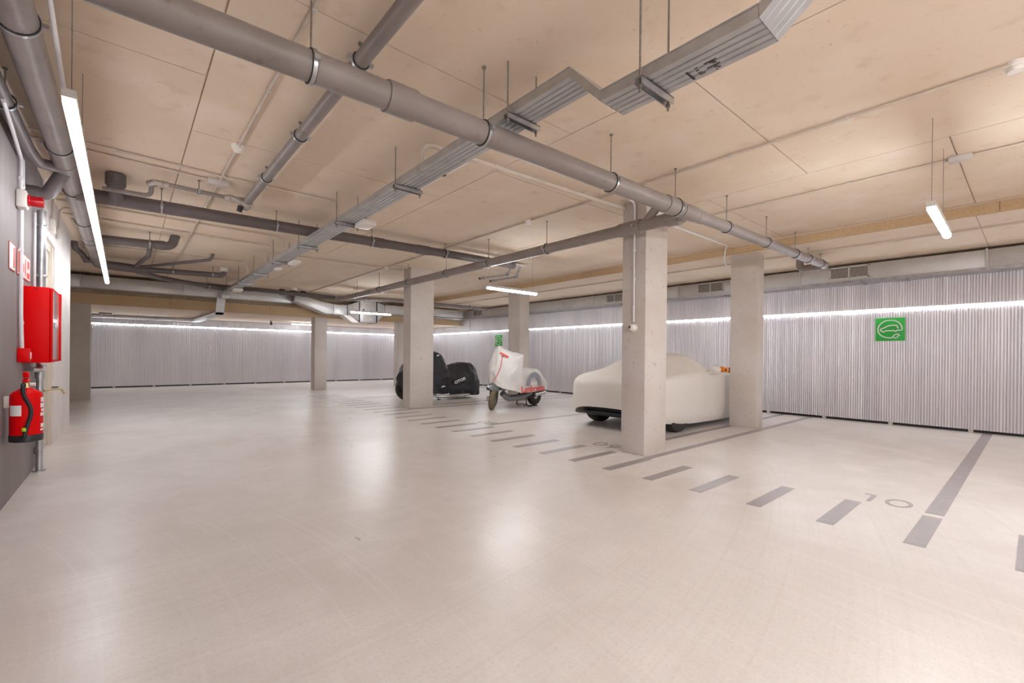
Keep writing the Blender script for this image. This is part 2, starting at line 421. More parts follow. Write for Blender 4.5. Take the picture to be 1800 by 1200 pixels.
# ------------------------------------------------------------------ columns
def column(x0,x1,y0,y1,z1,label,m='col'):
    o = B('concrete_column',(x0,y0,0),(x1,y1,z1),m,bevel=.008); prop(o,label,'column','concrete columns'); return o
column(4.74,5.225,3.07,3.405,ZC,'big square concrete column in the middle foreground, beside the covered car')
column(8.04,8.31,3.06,3.505,ZR,'concrete column at the front of the covered car, left of the green car sign')
column(4.72,5.30,8.93,9.27,ZC,'concrete column standing in front of the black covered motorcycle')
column(7.93,8.27,8.95,9.42,ZR,'concrete column right behind the pale covered scooter')
column(4.655,5.04,15.32,15.71,ZB,'slim concrete column far back at the left, clear against the metal wall')
column(7.62,8.02,15.32,15.71,ZB,'far concrete column half hidden behind the motorcycle column')
column(-1.75,-.69,15.42,15.8,ZB,'broad grey concrete pier at the far left end of the hall','colb')

# ------------------------------------------------------------------ pipes
def ring(p, ax, r, parent, z=ZC, rod=True, rodx=None):
    p = Vector(p); ax = Vector(ax).normalized(); u = Vector((0,0,1)); u = (u-ax*u.dot(ax)).normalized(); w = ax.cross(u)
    def band(rr0,rr1,hw,seg=28):
        m = MB(); vs=[]; fs=[]
        for k in range(seg):
            a = 2*PI*k/seg; d = u*math.cos(a)+w*math.sin(a)
            vs += [p+d*rr0-ax*hw,p+d*rr1-ax*hw,p+d*rr1+ax*hw,p+d*rr0+ax*hw]
        for k in range(seg):
            q = (k+1)%seg
            for i in range(4): fs.append((4*k+i,4*q+i,4*q+(i+1)%4,4*k+(i+1)%4))
        return m.add(vs,fs)
    band(r-.002,r+.007,.014).build('clamp_liner','rubber',parent)
    k = band(r+.005,r+.010,.010)
    for s_ in (1,-1):
        q = p+w*s_*(r+.02); k.box(q-Vector((.014,.014,.012)),q+Vector((.014,.014,.012)))
    cl = k.build('pipe_clamp','galv',parent)
    if rod: MB().tube([p+u*(r+.005),Vector((p.x,p.y,z))],.005,8).tube([Vector((p.x,p.y,z-.012)),Vector((p.x,p.y,z))],.014,8).build('hanger_rod','rod',cl)

def sleeve(p, q, r, parent, m='pipe', name='coupling'):
    p = Vector(p); q = Vector(q)
    t = (q-p).normalized(); MB().tube([p,p+t*.006,p+t*.012,q-t*.012,q-t*.006,q],[r*.98,r,r,r,r,r*.98],24).build(name,m,parent)

# P1 main diagonal pipe along X
def z1(x): return 2.635+.019*x
t = thing('drain_pipe','largest grey drain pipe slung across the whole ceiling in front of the big column','pipe',(0,2.4,2.6))
pts = [(-1.0,2.4,z1(-1.0))]+[(x,2.4,z1(x)) for x in (1,2.5,4.3)]
MB().tube(pts,.076,28).build('pipe_run','pipe',t)
pts = fillet([(4.3,2.4,z1(4.3)),(9.24,2.4,z1(9.24)),(9.24,2.80,z1(9.24)-.01),(9.24,2.80,ZR+.01)],.09,8)
MB().tube(pts,.063,24).build('pipe_run','pipe',t)
sleeve((4.02,2.4,z1(4.02)),(4.30,2.4,z1(4.3)),.087,t); sleeve((4.33,2.4,z1(4.33)),(4.62,2.4,z1(4.62)),.079,t); sleeve((4.64,2.4,z1(4.64)),(4.78,2.4,z1(4.78)),.072,t)
sleeve((1.10,2.4,z1(1.10)),(1.28,2.4,z1(1.28)),.087,t); sleeve((-.45,2.4,z1(-.45)),(-.28,2.4,z1(-.28)),.087,t)
sleeve((9.24,2.52,z1(9.24)),(9.24,2.60,z1(9.24)),.07,t)
for x in (.70,1.79,3.16): ring((x,2.4,z1(x)),(1,0,.019),.076,t)
ring((4.22,2.4,z1(4.22)),(1,0,.019),.086,t)
for x in (5.38,6.58): ring((x,2.4,z1(x)),(1,0,.019),.063,t)
for x in (7.70,8.95): ring((x,2.4,z1(x)),(1,0,.019),.063,t,z=ZC if x<7.88 else ZR)
for x in (8.3,): ring((x,2.4,z1(x)),(1,0,.019),.063,t,z=ZR)
# P4 branch along Y
t = thing('drain_pipe','grey branch drain pipe running back past the big column to the fan','pipe',(4.53,3,2.6))
MB().tube(fillet([(4.46,2.42,2.70),(4.53,2.62,2.715),(4.53,12.3,2.715),(4.53,12.7,2.74)],.15,5),.068,24).build('pipe_run','pipe',t)
sleeve((4.50,2.49,2.70),(4.53,2.66,2.715),.084,t); sleeve((4.53,3.0,2.715),(4.53,3.3,2.715),.08,t)
MB().tube([(4.53,2.95,2.74),(4.48,2.78,2.85),(4.46,2.72,2.97)],.05,16).build('access_tee','pipe',t)
sleeve((4.46,2.74,2.93),(4.455,2.70,2.99),.058,t,name='access_cap')
for y in (3.06,4.55,5.90,8.69,10.14,11.47): ring((4.53,y,2.715),(0,1,0),.069,t)
ring((4.53,7.2,2.715),(0,1,0),.069,t)
# P3 along X
z3 = lambda x: 2.885+.014*x
t = thing('drain_pipe','dark grey drain pipe crossing under the ceiling behind the cable tray','pipe',(1,6.67,2.8))
MB().tube([(-.42,6.67,z3(-.42)),(2,6.67,z3(2)),(4.34,6.67,z3(4.34)),(5.70,6.67,z3(5.0))],[.076,.072,.066,.066],24).build('pipe_run','piped',t)
sleeve((3.62,6.67,z3(3.62)),(3.85,6.67,z3(3.85)),.075,t,'piped'); sleeve((2.9,6.67,z3(2.9)),(3.05,6.67,z3(3.05)),.077,t,'piped')
sleeve((5.62,6.67,z3(5.0)),(5.74,6.67,z3(5.0)),.074,t,'piped','end_cap')
for x in (.30,1.52,2.85,4.17): ring((x,6.67,z3(x)),(1,0,0),.070,t)
MB().tube(fillet([(-.10,6.67,2.86),(-.10,6.55,2.97),(-.10,6.45,ZC)],.05,3),.075,24).build('riser','piped',t)
sleeve((-.10,6.46,2.98),(-.10,6.455,3.10),.088,t,'piped','riser_socket')
# P2 along Y close to the ceiling + thin branch in X
t = thing('water_pipe','grey water pipe clipped under the ceiling crossing above the largest drain pipe','pipe',(1.08,3,2.9))
MB().tube([(1.08,-8.9,2.995),(1.08,2,2.995),(1.08,6.25,2.995)],.046,20).build('pipe_run','pipe',t)
for y in (-.9,.8,2.72,3.98,5.16): ring((1.08,y,2.995),(0,1,0),.046,t)
t = thing('copper_pipe','thin grey pipe with foil wrapped ends joining the clipped water pipe','pipe',(.6,6.12,2.9))
MB().tube(fillet([(-.2,6.24,2.87),(.19,6.22,2.875),(.19,6.20,2.985),(.27,6.05,2.985),(1.0,6.10,2.985)],.05,5),.022,14).build('pipe_run','pipe',t)
MB().tube([(.84,6.09,2.985),(.90,6.09,2.985),(.96,6.10,2.985),(1.04,6.12,2.985),(1.09,6.16,2.975),(1.08,6.28,2.975)],[.03,.042,.034,.05,.058,.052],14).build('foil_sleeve','foil',t)
MB().tube(fillet([(.17,6.14,2.985),(.21,6.06,2.985),(.33,6.06,2.985)],.03,4),[.028]*7+[.03][:1] if False else .032,14).build('foil_sleeve','foil',t)
MB().tube([(1.03,6.24,2.96),(1.02,6.27,2.90)],[.03,.03],12).build('end_cap','rubber',t)
ring((.60,6.075,2.985),(1,0.03,0),.023,t)
# P5/P6 by the left wall
t = thing('drain_pipe','large grey drain pipe along the left wall beside the long light','pipe',(-.44,5,2.8))
MB().tube([(-.44,-8.9,2.92),(-.44,4,2.92),(-.44,12.0,2.92)],.082,28).build('pipe_run','pipe',t)
for y in (1.9,3.45,5.35,6.70,8.2,9.6): ring((-.44,y,2.92),(0,1,0),.082,t)
for y in (5.75,9.2,10.9): sleeve((-.44,y,2.92),(-.44,y+.22,2.92),.09,t)
t = thing('drain_pipe','slimmer dark drain pipe tucked in the corner over the left wall','pipe',(-.63,4,2.8))
MB().tube(fillet([(-.635,-8.9,2.90),(-.635,5.45,2.88),(-.60,5.72,2.85),(-.45,5.86,2.88)],.12,6),.046,20).build('pipe_run','piped',t)
ring((-.635,4.55,2.885),(0,1,0),.052,t); ring((-.635,2.2,2.89),(0,1,0),.052,t)
MB().tube(fillet([(-.70,6.05,2.66),(-.57,6.04,2.66),(-.46,5.93,2.86)],.06,5),[.055]*8,20).build('elbow','piped',t)
sleeve((-.70,6.05,2.66),(-.62,6.045,2.66),.066,t,'piped')
# P8 group at the back left
t = thing('drain_pipe','short dark drain pipe with a bend up into the ceiling behind the long light','pipe',(.2,9.2,2.8))
MB().tube(fillet([(-.36,9.25,2.90),(.50,9.22,2.92),(.56,9.22,2.96),(.60,9.22,ZC)],.10,6),.066,20).build('pipe_run','piped',t)
sleeve((.34,9.225,2.915),(.46,9.22,2.92),.074,t,'piped'); ring((.27,9.23,2.912),(1,0,0),.067,t)
t = thing('drain_pipe','crooked dark drain stub falling from the ceiling near the white wall','pipe',(-.6,11,2.8))
MB().tube(fillet([(-.70,10.9,ZC),(-.70,10.9,3.0),(-.62,11.2,2.95),(-.58,11.4,2.88),(-.45,11.5,2.90)],.06,4),.045,16).build('pipe_run','piped',t)
sleeve((-.60,11.42,2.885),(-.46,11.5,2.90),.058,t,'piped')
t = thing('drain_pipe','cluster of dark drain branches fanning out above the far back duct','pipe',(.2,12.1,2.8))
MB().tube([(-.44,12.05,2.92),(-.1,12.08,2.91),(.22,12.1,2.90)],[.085,.09,.08],20).build('pipe_run','piped',t)
MB().tube(fillet([(.15,12.08,2.90),(1.60,11.95,2.93),(1.66,11.95,2.97),(1.66,11.95,ZC)],.09,6),.058,18).build('branch','piped',t)
MB().tube(fillet([(.15,12.0,2.93),(.35,11.9,2.96),(1.22,10.45,2.99),(1.26,10.40,ZC)],.06,5),.03,14).build('branch','piped',t)
MB().tube(fillet([(.12,12.0,2.93),(.30,10.75,2.98),(.31,10.66,ZC)],.06,5),.038,14).build('branch','piped',t)
MB().tube(fillet([(.15,12.15,2.87),(.55,12.9,2.87),(1.87,14.1,2.89),(2.6,13.6,2.885),(4.45,12.85,2.76)],.2,6),.055,18).build('branch','piped',t)
ring((.75,12.03,2.912),(1,-.09,0),.06,t); ring((1.45,11.96,2.926),(1,-.09,0),.06,t); ring((1.55,13.81,2.885),(1,.9,0),.057,t)
sleeve((1.66,11.95,3.02),(1.66,11.95,3.105),.075,t,'wplast','ceiling_rosette')
t = thing('drain_pipe','grey drain pipe rising across the back towards the right wall duct','pipe',(7,12.8,2.8))
MB().tube([(4.45,12.62,2.735),(5.2,12.95,2.80),(6.3,13.03,2.875),(9.9,13.05,2.86)],[.066,.064,.062,.06],20).build('pipe_run','pipe',t)
for x,z in ((5.35,2.812),(7.3,2.871),(9.2,2.863)): ring((x,12.96 if x<6 else 13.04,z),(1,.03,.02),.063,t,z=ZC if x<7.9 else ZR)
sleeve((9.7,13.05,2.861),(9.95,13.05,2.86),.07,t)
# hanging pipe pair near the mid light
t = thing('pipe_bracket','pair of short capped pipes hung from a grey plate near the scooter light','pipe',(6.1,7.1,2.8))
MB().box((5.82,6.9,3.04),(6.28,7.22,3.07)).build('mounting_plate','gplast',t,bevel=.01)
for k,(x0,y0,x1,y1,x2,y2) in enumerate(((5.98,7.0,6.1,7.3,5.9,7.95),(6.22,7.0,6.42,7.40,6.28,8.05))):
    MB().tube(fillet([(x0,y0,3.045),(x0+.01,y0+.06,2.98),(x1,y1,2.90),(x2,y2,2.88)],.05,5),.022,12).build('pipe_arm','galv',t)
    sleeve((x1,y1-.05,2.905),(x1,y1+.03,2.90),.034,t,'galv'); sleeve((x2+.02,y2-.14,2.88),(x2,y2,2.88),.032,t,'galv'); sleeve((x2,y2,2.88),(x2-.004,y2+.05,2.88),.028,t,'rubber','end_cap')

# ------------------------------------------------------------------ cable tray
t = thing('cable_tray','ribbed galvanised cable tray zigzagging under the ceiling from front to back','cable tray',(2,4,2.7))
def tray(path, x0, x1, name='tray_section', h=.055, skew=0):
    """ribbed channel following (y,z) points; skew shifts the right edge of the last point"""
    w_ = x1-x0; pr = [(0,h),(0,0)]
    for k in range(1,5):
        c_ = w_*k/5; pr += [(c_-.007,0),(c_-.003,.006),(c_+.003,.006),(c_+.007,0)]
    pr += [(w_,0),(w_,h),(w_-.004,h),(w_-.004,.008),(.004,.008),(.004,h)]
    n = len(pr); m = MB(); l = MB()
    for i,(y,z) in enumerate(path):
        sk = skew if skew and i >= len(path)-2 else 0
        m.v += [Vector((x0+a,y-sk*a/w_,z+b)) for a,b in pr]
        l.v += [Vector((x0+a,y-sk*max(0,min(1,a/w_)),z+b)) for a,b in ((-.003,h-.002),(w_+.003,h-.002),(w_+.003,h+.004),(-.003,h+.004))]
    for i in range(len(path)-1):
        m.f += [(n*i+k,n*i+(k+1)%n,n*i+n+(k+1)%n,n*i+n+k) for k in range(n)]
        l.f += [(4*i+k,4*i+(k+1)%4,4*i+4+(k+1)%4,4*i+4+k) for k in range(4)]
    m.build(name,'tray',t,smooth=0); l.build('tray_lid','tray',t,smooth=0)
TX0, TX1 = 1.893, 2.100
tray([(14.8,2.745),(4.0,2.765),(1.735,2.777)],TX0,TX1)
tray([(1.733,2.777),(1.512,2.545)],TX0,TX1,'tray_step')
tray([(1.510,2.545),(.728,2.545)],TX0,TX1,'tray_section',skew=0)
tray([(.726,2.545),(.40,2.80)],TX0,TX1,'tray_riser',skew=.0)
# drop under the back beam
m = MB(); m.prism([(1.893,14.79,2.745),(2.10,14.79,2.745),(2.05,14.79,2.25),(1.86,14.79,2.25)],(0,.06,0))
m.prism([(1.86,14.79,2.25),(2.05,14.79,2.25),(1.95,19.25,2.25),(1.70,19.25,2.25)],(0,0,.06)); m.build('tray_drop','tray',t,smooth=0)
for y,zb in ((1.255,2.543),(2.25,2.772),(3.86,2.764),(5.39,2.762),(6.93,2.758),(8.42,2.756),(9.95,2.753),(11.5,2.750),(13.1,2.747)):
    xa, xb = 1.868, 2.125
    m = MB(); m.box((xa-.012,y-.022,zb-.036),(xb+.02,y-.016,zb-.002)); m.box((xa-.012,y+.016,zb-.036),(xb+.02,y+.022,zb-.002)); m.box((xa-.012,y-.022,zb-.006),(xb+.02,y+.022,zb-.001))
    br = m.build('hanger_channel','galv',t,smooth=0)
    for x in (xa+.004,xb): MB().tube([(x,y,zb-.07),(x,y,ZC-.001)],.0055,8).tube([(x,y,zb-.05),(x,y,zb-.034)],.012,6).build('hanger_rod','rod',br)
m = MB(); zz = 2.5435; q_ = .871   # stamped maker's mark under the near section
for a,b,c_,d_ in ((2.30,1.245,2.392,1.257),(2.30,1.205,2.306,1.19),(2.325,1.21,2.333,1.195),(2.35,1.212,2.36,1.192),(2.372,1.21,2.378,1.18),(2.30,1.155,2.308,1.09),(2.345,1.16,2.353,1.09),(2.313,1.13,2.322,1.105),(2.327,1.12,2.333,1.10),(2.36,1.13,2.372,1.112),(2.378,1.118,2.386,1.10),(2.39,1.13,2.397,1.122)):
    m.box((a*q_,b*q_,zz),(c_*q_,d_*q_,zz+.001))
m.build('stamped_mark','black',t,smooth=0)
# boxes fixed beside / under the tray
def jbox(name, a, b, label, cat='junction box', m='wplast', group='small boxes along the cable tray'):
    o = B(name,a,b,m,bevel=.008); return prop(o,label,cat,group)
jbox('junction_box',(2.06,5.05,2.70),(2.22,5.32,2.758),'largest white junction box hung under the cable tray')
jbox('junction_box',(2.08,8.0,2.70),(2.20,8.35,2.75),'white junction box under the cable tray beyond the largest one')
jbox('junction_box',(2.00,8.75,2.68),(2.09,8.95,2.72),'tiny white box dangling below the cable tray')
jbox('junction_box',(1.93,12.5,2.69),(2.13,12.85,2.745),'wide white box under the tray close to its drop')
jbox('junction_box',(1.93,14.2,2.68),(2.10,14.6,2.745),'last white box under the tray right at its drop')
t = thing('emergency_light','slim pale emergency light fixed to the ceiling behind the tray','light',(2.6,3.9,3.05))
MB().box((2.42,4.1,3.06),(2.52,4.55,ZC)).build('housing','wplast',t,bevel=.01); MB().box((2.42,3.62,3.06),(2.52,3.98,ZC)).build('battery_box','wplast',t,bevel=.01)
MB().tube(fillet([(2.47,3.98,3.075),(2.52,4.02,3.06),(2.47,4.1,3.075)],.03),.006,8).build('cable','black',t)

# ------------------------------------------------------------------ conduits
def conduit(pts, label, r=.0115, clips=(), m='cond', R=.08, name='conduit'):
    t = thing(name, label, 'conduit', pts[0]); P = fillet(pts,R,6) if len(pts) > 2 else pts
    MB().tube(P,r,12).build('tube_run',m,t)
    for p in clips:
        p = Vector(p); MB().box(p-Vector((.014,.014,.015)),p+Vector((.014,.014,.013))).build('clip','gplast' if m!='condw' else 'condw',t,bevel=.003)
    return t
zc = ZC-.018
ys = lambda a,b,n: [a+(b-a)*i/(n-1) for i in range(n)]
conduit([(4.30,-8.9,zc),(4.30,14.6,zc)],'ceiling conduit carrying the smoke detectors, passing above the big column',clips=[(4.30,y,zc) for y in ys(-.8,13.5,17)])
conduit([(5.93,-8.9,zc),(5.93,14.6,zc)],'ceiling conduit running just right of the big column',clips=[(5.93,y,zc) for y in ys(.5,14,17)])
conduit([(8.66,-8.9,ZR-.018),(8.66,15.0,ZR-.018)],'conduit under the lowered ceiling strip along the right wall',clips=[(8.66,y,ZR-.018) for y in ys(.9,14.5,14)])
conduit([(.77,2.0,zc),(.77,14.6,zc)],'conduit from the round smoke detector towards the back left',clips=[(.77,y,zc) for y in ys(2.6,13.8,12)])
conduit([(.77,-8.9,zc),(.77,2.0,zc)],'conduit passing over the largest drain pipe to the smoke detector',clips=[(.77,y,zc) for y in (-2,.2,1.6)])
conduit([(-.68,5.82,zc),(.72,5.92,zc)],'front of two parallel conduits behind the long light',clips=[(-.1,5.86,zc),(.38,5.90,zc)])
conduit([(-.68,5.62,zc),(.8,5.72,zc),(2.0,5.72,zc),(2.02,5.72,2.84)],'conduit bending down into the tray above the largest white box',clips=[(-.1,5.66,zc),(.4,5.69,zc),(1.2,5.72,zc),(1.66,5.72,zc)])
conduit([(-.68,8.0,zc),(1.93,8.06,zc),(1.95,8.06,2.84)],'conduit bending into the tray, nearer of the far pair',clips=[(.7,8.03,zc),(1.2,8.04,zc),(1.72,8.05,zc)])
conduit([(-.68,8.72,zc),(1.95,8.85,zc),(1.97,8.85,2.84)],'conduit bending into the tray, farther of the far pair',clips=[(.3,8.77,zc),(1.0,8.80,zc),(1.75,8.84,zc)])
conduit([(-.5,10.9,zc),(1.92,10.86,zc),(1.94,10.86,2.84)],'conduit bending into the tray above the dark drain branches',clips=[(.4,10.88,zc),(1.3,10.87,zc)])
conduit([(1.95,9.4,2.84),(1.95,9.42,zc),(4.70,9.32,zc)],'conduit arching out of the tray towards the motorcycle column',clips=[(2.8,9.39,zc),(3.4,9.37,zc),(4.1,9.34,zc)])
conduit([(1.95,3.53,2.84),(1.95,3.50,3.045),(4.73,3.38,3.045)],'thick pale conduit arching from the tray across to the big column',r=.022,R=.11,clips=[(2.75,3.465,3.06),(3.4,3.44,3.06),(4.0,3.41,3.06),(4.5,3.39,3.06)])
conduit([(5.93,3.44,zc),(7.74,3.44,zc),(7.868,3.53,3.04),(7.868,3.545,2.86),(7.99,3.545,2.76)],'conduit bending down onto the column at the car front',R=.07,clips=[(6.2,3.44,zc),(6.6,3.435,zc),(7.1,3.43,zc)],m='condw')
conduit([(4.60,3.22,zc),(4.715,3.22,zc-.01),(4.722,3.22,1.62)],'vertical white conduit down the big column to the round camera',m='condw',R=.06,clips=[(4.722,3.22,z) for z in (2.85,2.5,2.15,1.8)])
conduit([(4.33,9.25,zc),(4.33,9.05,zc),(4.70,9.05,zc)],'short conduit stub by the ceiling box beside the motorcycle column',R=.05)
conduit([(5.93,6.9,zc),(5.1,8.6,zc)][::-1] if False else [(5.93,7.9,zc),(7.0,7.95,zc)],'short conduit crossing to the scooter light',clips=[(6.4,7.92,zc)])

def detector(x, y, z, label):
    t = thing('smoke_detector', label, 'smoke detector', (x,y,z-.07), 'ceiling smoke detectors')
    MB().lathe([(.055,0),(.055,-.025),(.05,-.03)],(x,y,z)).build('base','wplast',t)
    MB().lathe([(.044,-.03),(.046,-.042),(.040,-.058),(.02,-.064)],(x,y,z)).build('sensor_head','wplast',t)
    return t
detector(.77,4.81,ZC,'round white smoke detector at the upper left, between two parallel ceiling pipes')
detector(4.33,.10,ZC,'round white smoke detector cut by the right picture edge')
detector(4.30,4.68,ZC,'small white smoke detector above and left of the big column')
detector(4.30,9.25,ZC,'tiny white smoke detector beside the motorcycle column top')
o = B('junction_box',(.66,5.86,3.05),(.86,6.0,ZC),'gplast',bevel=.008); prop(o,'pale square junction box where ceiling conduits meet at the upper left','junction box')
o = B('junction_box',(5.88,.40,3.06),(5.98,.56,ZC),'gplast',bevel=.008); prop(o,'pale junction box on the conduit above the light nearest the green sign','junction box')
t = thing('security_camera','round white camera on the face of the big column','camera',(4.70,3.22,1.5))
MB().lathe([(.045,0),(.05,.02),(.048,.035)],(4.74,3.22,1.55),(Vector((-1,0,0)),Vector((0,1,0)),Vector((0,0,1)))).build('base','wplast',t)
MB().lathe([(.044,.035),(.042,.055),(.03,.075),(.012,.082)],(4.74,3.22,1.55),(Vector((-1,0,0)),Vector((0,1,0)),Vector((0,0,1)))).build('dome','wplast',t)
MB().lathe([(.017,0),(.017,.012)],(4.665,3.235,1.555),(Vector((-.9,.4,.1)).normalized(),Vector((.4,.9,0)).normalized(),Vector((0,0,1)))).build('lens','black',t)

conduit([(-.33,-8.9,zc),(-.32,3.3,zc),(-.26,3.35,2.57)],'white conduit on the ceiling feeding the near end of the long light',m='condw',clips=[(-.33,y,zc) for y in (1.8,3.0)])

# ------------------------------------------------------------------ ducts and fan
t = thing('air_duct','long flat galvanised air duct along the top of the right wall','duct',(10.3,4,2.6))
ys_ = [-8.9,-3,.52,3.08,5.69,8.32,9.5,11.6,14.95]
for a,b in zip(ys_,ys_[1:]): B('duct_section',(10.20,a+.002,2.645),(10.54,b-.002,2.925),'steeld',t,bevel=.004)
for y in ys_[1:-1]:
    MB().box((10.185,y-.012,2.63),(10.55,y+.012,2.94)).build('flange','steeld',t,smooth=0)
B('support_rail',(10.19,-8.9,2.60),(10.55,14.95,2.644),'galv',t)
for y in (-1.2,1.5,2.1,4.6,7.4,10.4,13):
    MB().box((10.15,y-.02,2.585),(10.55,y+.02,2.60)).build('bracket','galv',t,smooth=0)
def grille(y0,y1,label):
    g = thing('air_grille',label,'vent',(10.19,(y0+y1)/2,2.69),'grilles in the right wall duct')
    z0_,z1_ = 2.685,2.905; m = MB(); ym = (y0+y1)/2
    for a,b,c_,d_ in ((y0,y1,z0_,z0_+.022),(y0,y1,z1_-.022,z1_),(y0,y0+.022,z0_,z1_),(y1-.022,y1,z0_,z1_),(ym-.012,ym+.012,z0_,z1_)): m.box((10.186,a,c_),(10.199,b,d_))
    m.build('frame','gplast',g,smooth=0)
    B('backing',(10.1965,y0+.02,z0_+.02),(10.1985,y1-.02,z1_-.02),'black',g)
    m = MB(); z = z0_+.034
    while z < z1_-.03:
        for a,b in ((y0+.022,ym-.012),(ym+.012,y1-.022)): m.add([(10.189,a,z),(10.189,b,z),(10.196,b,z+.009),(10.196,a,z+.009),(10.189,a,z+.002),(10.189,b,z+.002),(10.196,b,z+.011),(10.196,a,z+.011)],[(0,1,2,3),(7,6,5,4),(0,4,5,1),(2,6,7,3)])
        z += .02
    m.build('louvre','gplast',g,smooth=0)
grille(1.98,2.59,'double louvred air grille by the end of the largest drain pipe')
grille(4.60,5.21,'double louvred air grille between the two nearest right hand columns')
grille(7.30,7.86,'double louvred air grille just left of the big column')
grille(13.64,14.23,'small far air grille beyond the scooter light')
t = thing('air_duct','flat air duct over the brown beam at the far left','duct',(1,15,2.7))
for a,b in ((-1.75,-.85),(-.85,1.15),(1.15,3.84)): B('duct_section',(a+.002,14.9,2.735),(b-.002,15.3,3.03),'steeld',t,bevel=.004)
for x in (-1.02,-.85,1.15,3.83): MB().box((x-.012,14.885,2.72),(x+.012,15.31,3.045)).build('flange','galv',t,smooth=0)
t = thing('air_duct','bent air duct dropping down to the box shaped fan','duct',(4.5,14.8,2.5))
MB().prism([(3.86,14.65,3.00),(3.86,14.65,2.79),(4.78,14.65,2.46),(5.04,14.65,2.46),(5.04,14.65,2.77),(4.6,14.65,2.84)],(0,.5,0)).build('duct_elbow','steeld',t,bevel=.005)
B('duct_section',(5.05,14.65,2.46),(5.44,15.15,2.77),'steeld',t,bevel=.005)
for x in (3.86,5.04,5.30,5.37,5.43): MB().box((x-.01,14.63,2.45 if x>4 else 2.78),(x+.01,15.17,2.78 if x>4 else 3.01)).build('flange','galv',t,smooth=0)
t = thing('duct_fan','boxy grey metal duct fan hanging behind a suspended light far back','fan',(6,14.7,2.2))
B('fan_box',(5.78,14.4,2.24),(6.34,15.2,2.93),'steeld',t,bevel=.01)
MB().add([(5.47,14.63,2.46),(5.47,15.15,2.46),(5.47,15.15,2.77),(5.47,14.63,2.77),(5.76,14.42,2.28),(5.76,15.18,2.28),(5.76,15.18,2.90),(5.76,14.42,2.90)],[(0,1,2,3),(7,6,5,4),(0,4,5,1),(1,5,6,2),(2,6,7,3),(3,7,4,0)]).build('fan_inlet','steeld',t,smooth=0)
MB().add([(6.74,14.6,2.57),(6.74,15.15,2.57),(6.74,15.15,2.86),(6.74,14.6,2.86),(6.38,14.42,2.28),(6.38,15.18,2.28),(6.38,15.18,2.92),(6.38,14.42,2.92)],[(0,1,2,3),(7,6,5,4),(0,4,5,1),(1,5,6,2),(2,6,7,3),(3,7,4,0)]).build('fan_outlet','steeld',t,smooth=0)
for x in (5.77,6.36): MB().box((x-.012,14.39,2.23),(x+.012,15.21,2.94)).build('flexible_collar','black',t,smooth=0)
B('access_panel',(5.9,14.385,2.28),(6.2,14.398,2.42),'gplast',t,bevel=.003); B('switch',(5.86,14.37,2.62),(5.93,14.40,2.66),'black',t,bevel=.004)
MB().prism([(5.20,14.3,2.42),(5.42,14.3,2.42),(5.74,14.3,2.20),(5.48,14.3,2.20)],(0,.35,0)).build('hinged_cover','wplast',t,bevel=.005)
t = thing('air_duct','straight air duct from the fan to the right wall, passing behind columns','duct',(8.4,14.8,2.6))
B('duct_section',(6.76,14.6,2.60),(8.4,15.1,2.88),'steeld',t,bevel=.004); B('duct_section',(8.41,14.6,2.62),(10.0,15.1,2.89),'steeld',t,bevel=.004)
for x in (6.75,8.4,9.98): MB().box((x-.012,14.585,2.58),(x+.012,15.11,2.90)).build('flange','galv',t,smooth=0)
B('support_rail',(6.76,14.58,2.575),(10.0,15.1,2.598),'galv',t)
t = thing('pipe_valve','black ribbed valve group tucked above the far duct','valve',(3.6,14.2,2.8))
for x in (3.42,3.72,4.0): MB().lathe([(.05,-.08),(.09,-.06),(.09,.06),(.05,.08)],(x,14.3,2.97),'x').build('valve_body','rubber',t)
MB().tube([(3.3,14.3,2.97),(4.1,14.3,2.97)],.05,14).build('spindle','rubber',t); sleeve((3.72,14.25,3.04),(3.72,14.25,ZC),.09,t,'wplast','ceiling_rosette')
# slim tray on the far back wall
t = thing('cable_tray','slim cable tray high along the far back wall','cable tray',(.5,19.4,2.25))
B('tray_section',(-1.9,19.32,2.275),(2.0,19.55,2.335),'tray',t)
for x in (-.3,.75,1.75): MB().tube([(x,19.3,2.24),(x,19.3,ZB)],.006,8).build('hanger_rod','rod',t)
for k,z in enumerate((2.345,2.36)): MB().tube([(-1.9,19.40+.05*k,z-.004),(2.0,19.40+.05*k,z-.004)],.006,6).build('cable','cond',t)
o = B('junction_box',(1.2,19.2,2.19),(1.7,19.4,2.23),'wplast',bevel=.008); prop(o,'flat white box below the slim tray on the far back wall','junction box')
o = B('junction_box',(-.65,18.6,2.35),(-.35,18.75,ZB),'black',bevel=.005); prop(o,'small black box under the low back ceiling at the far left','junction box')
t = thing('security_camera','little white camera under the low back ceiling beside the farthest light','camera',(3.9,18.3,2.25))
MB().lathe([(.05,0),(.05,-.04),(.04,-.07)],(4.0,18.2,ZB)).build('base','wplast',t); MB().tube([(4.0,18.2,2.31),(3.96,18.0,2.24)],.04,12).build('lens_barrel','black',t)

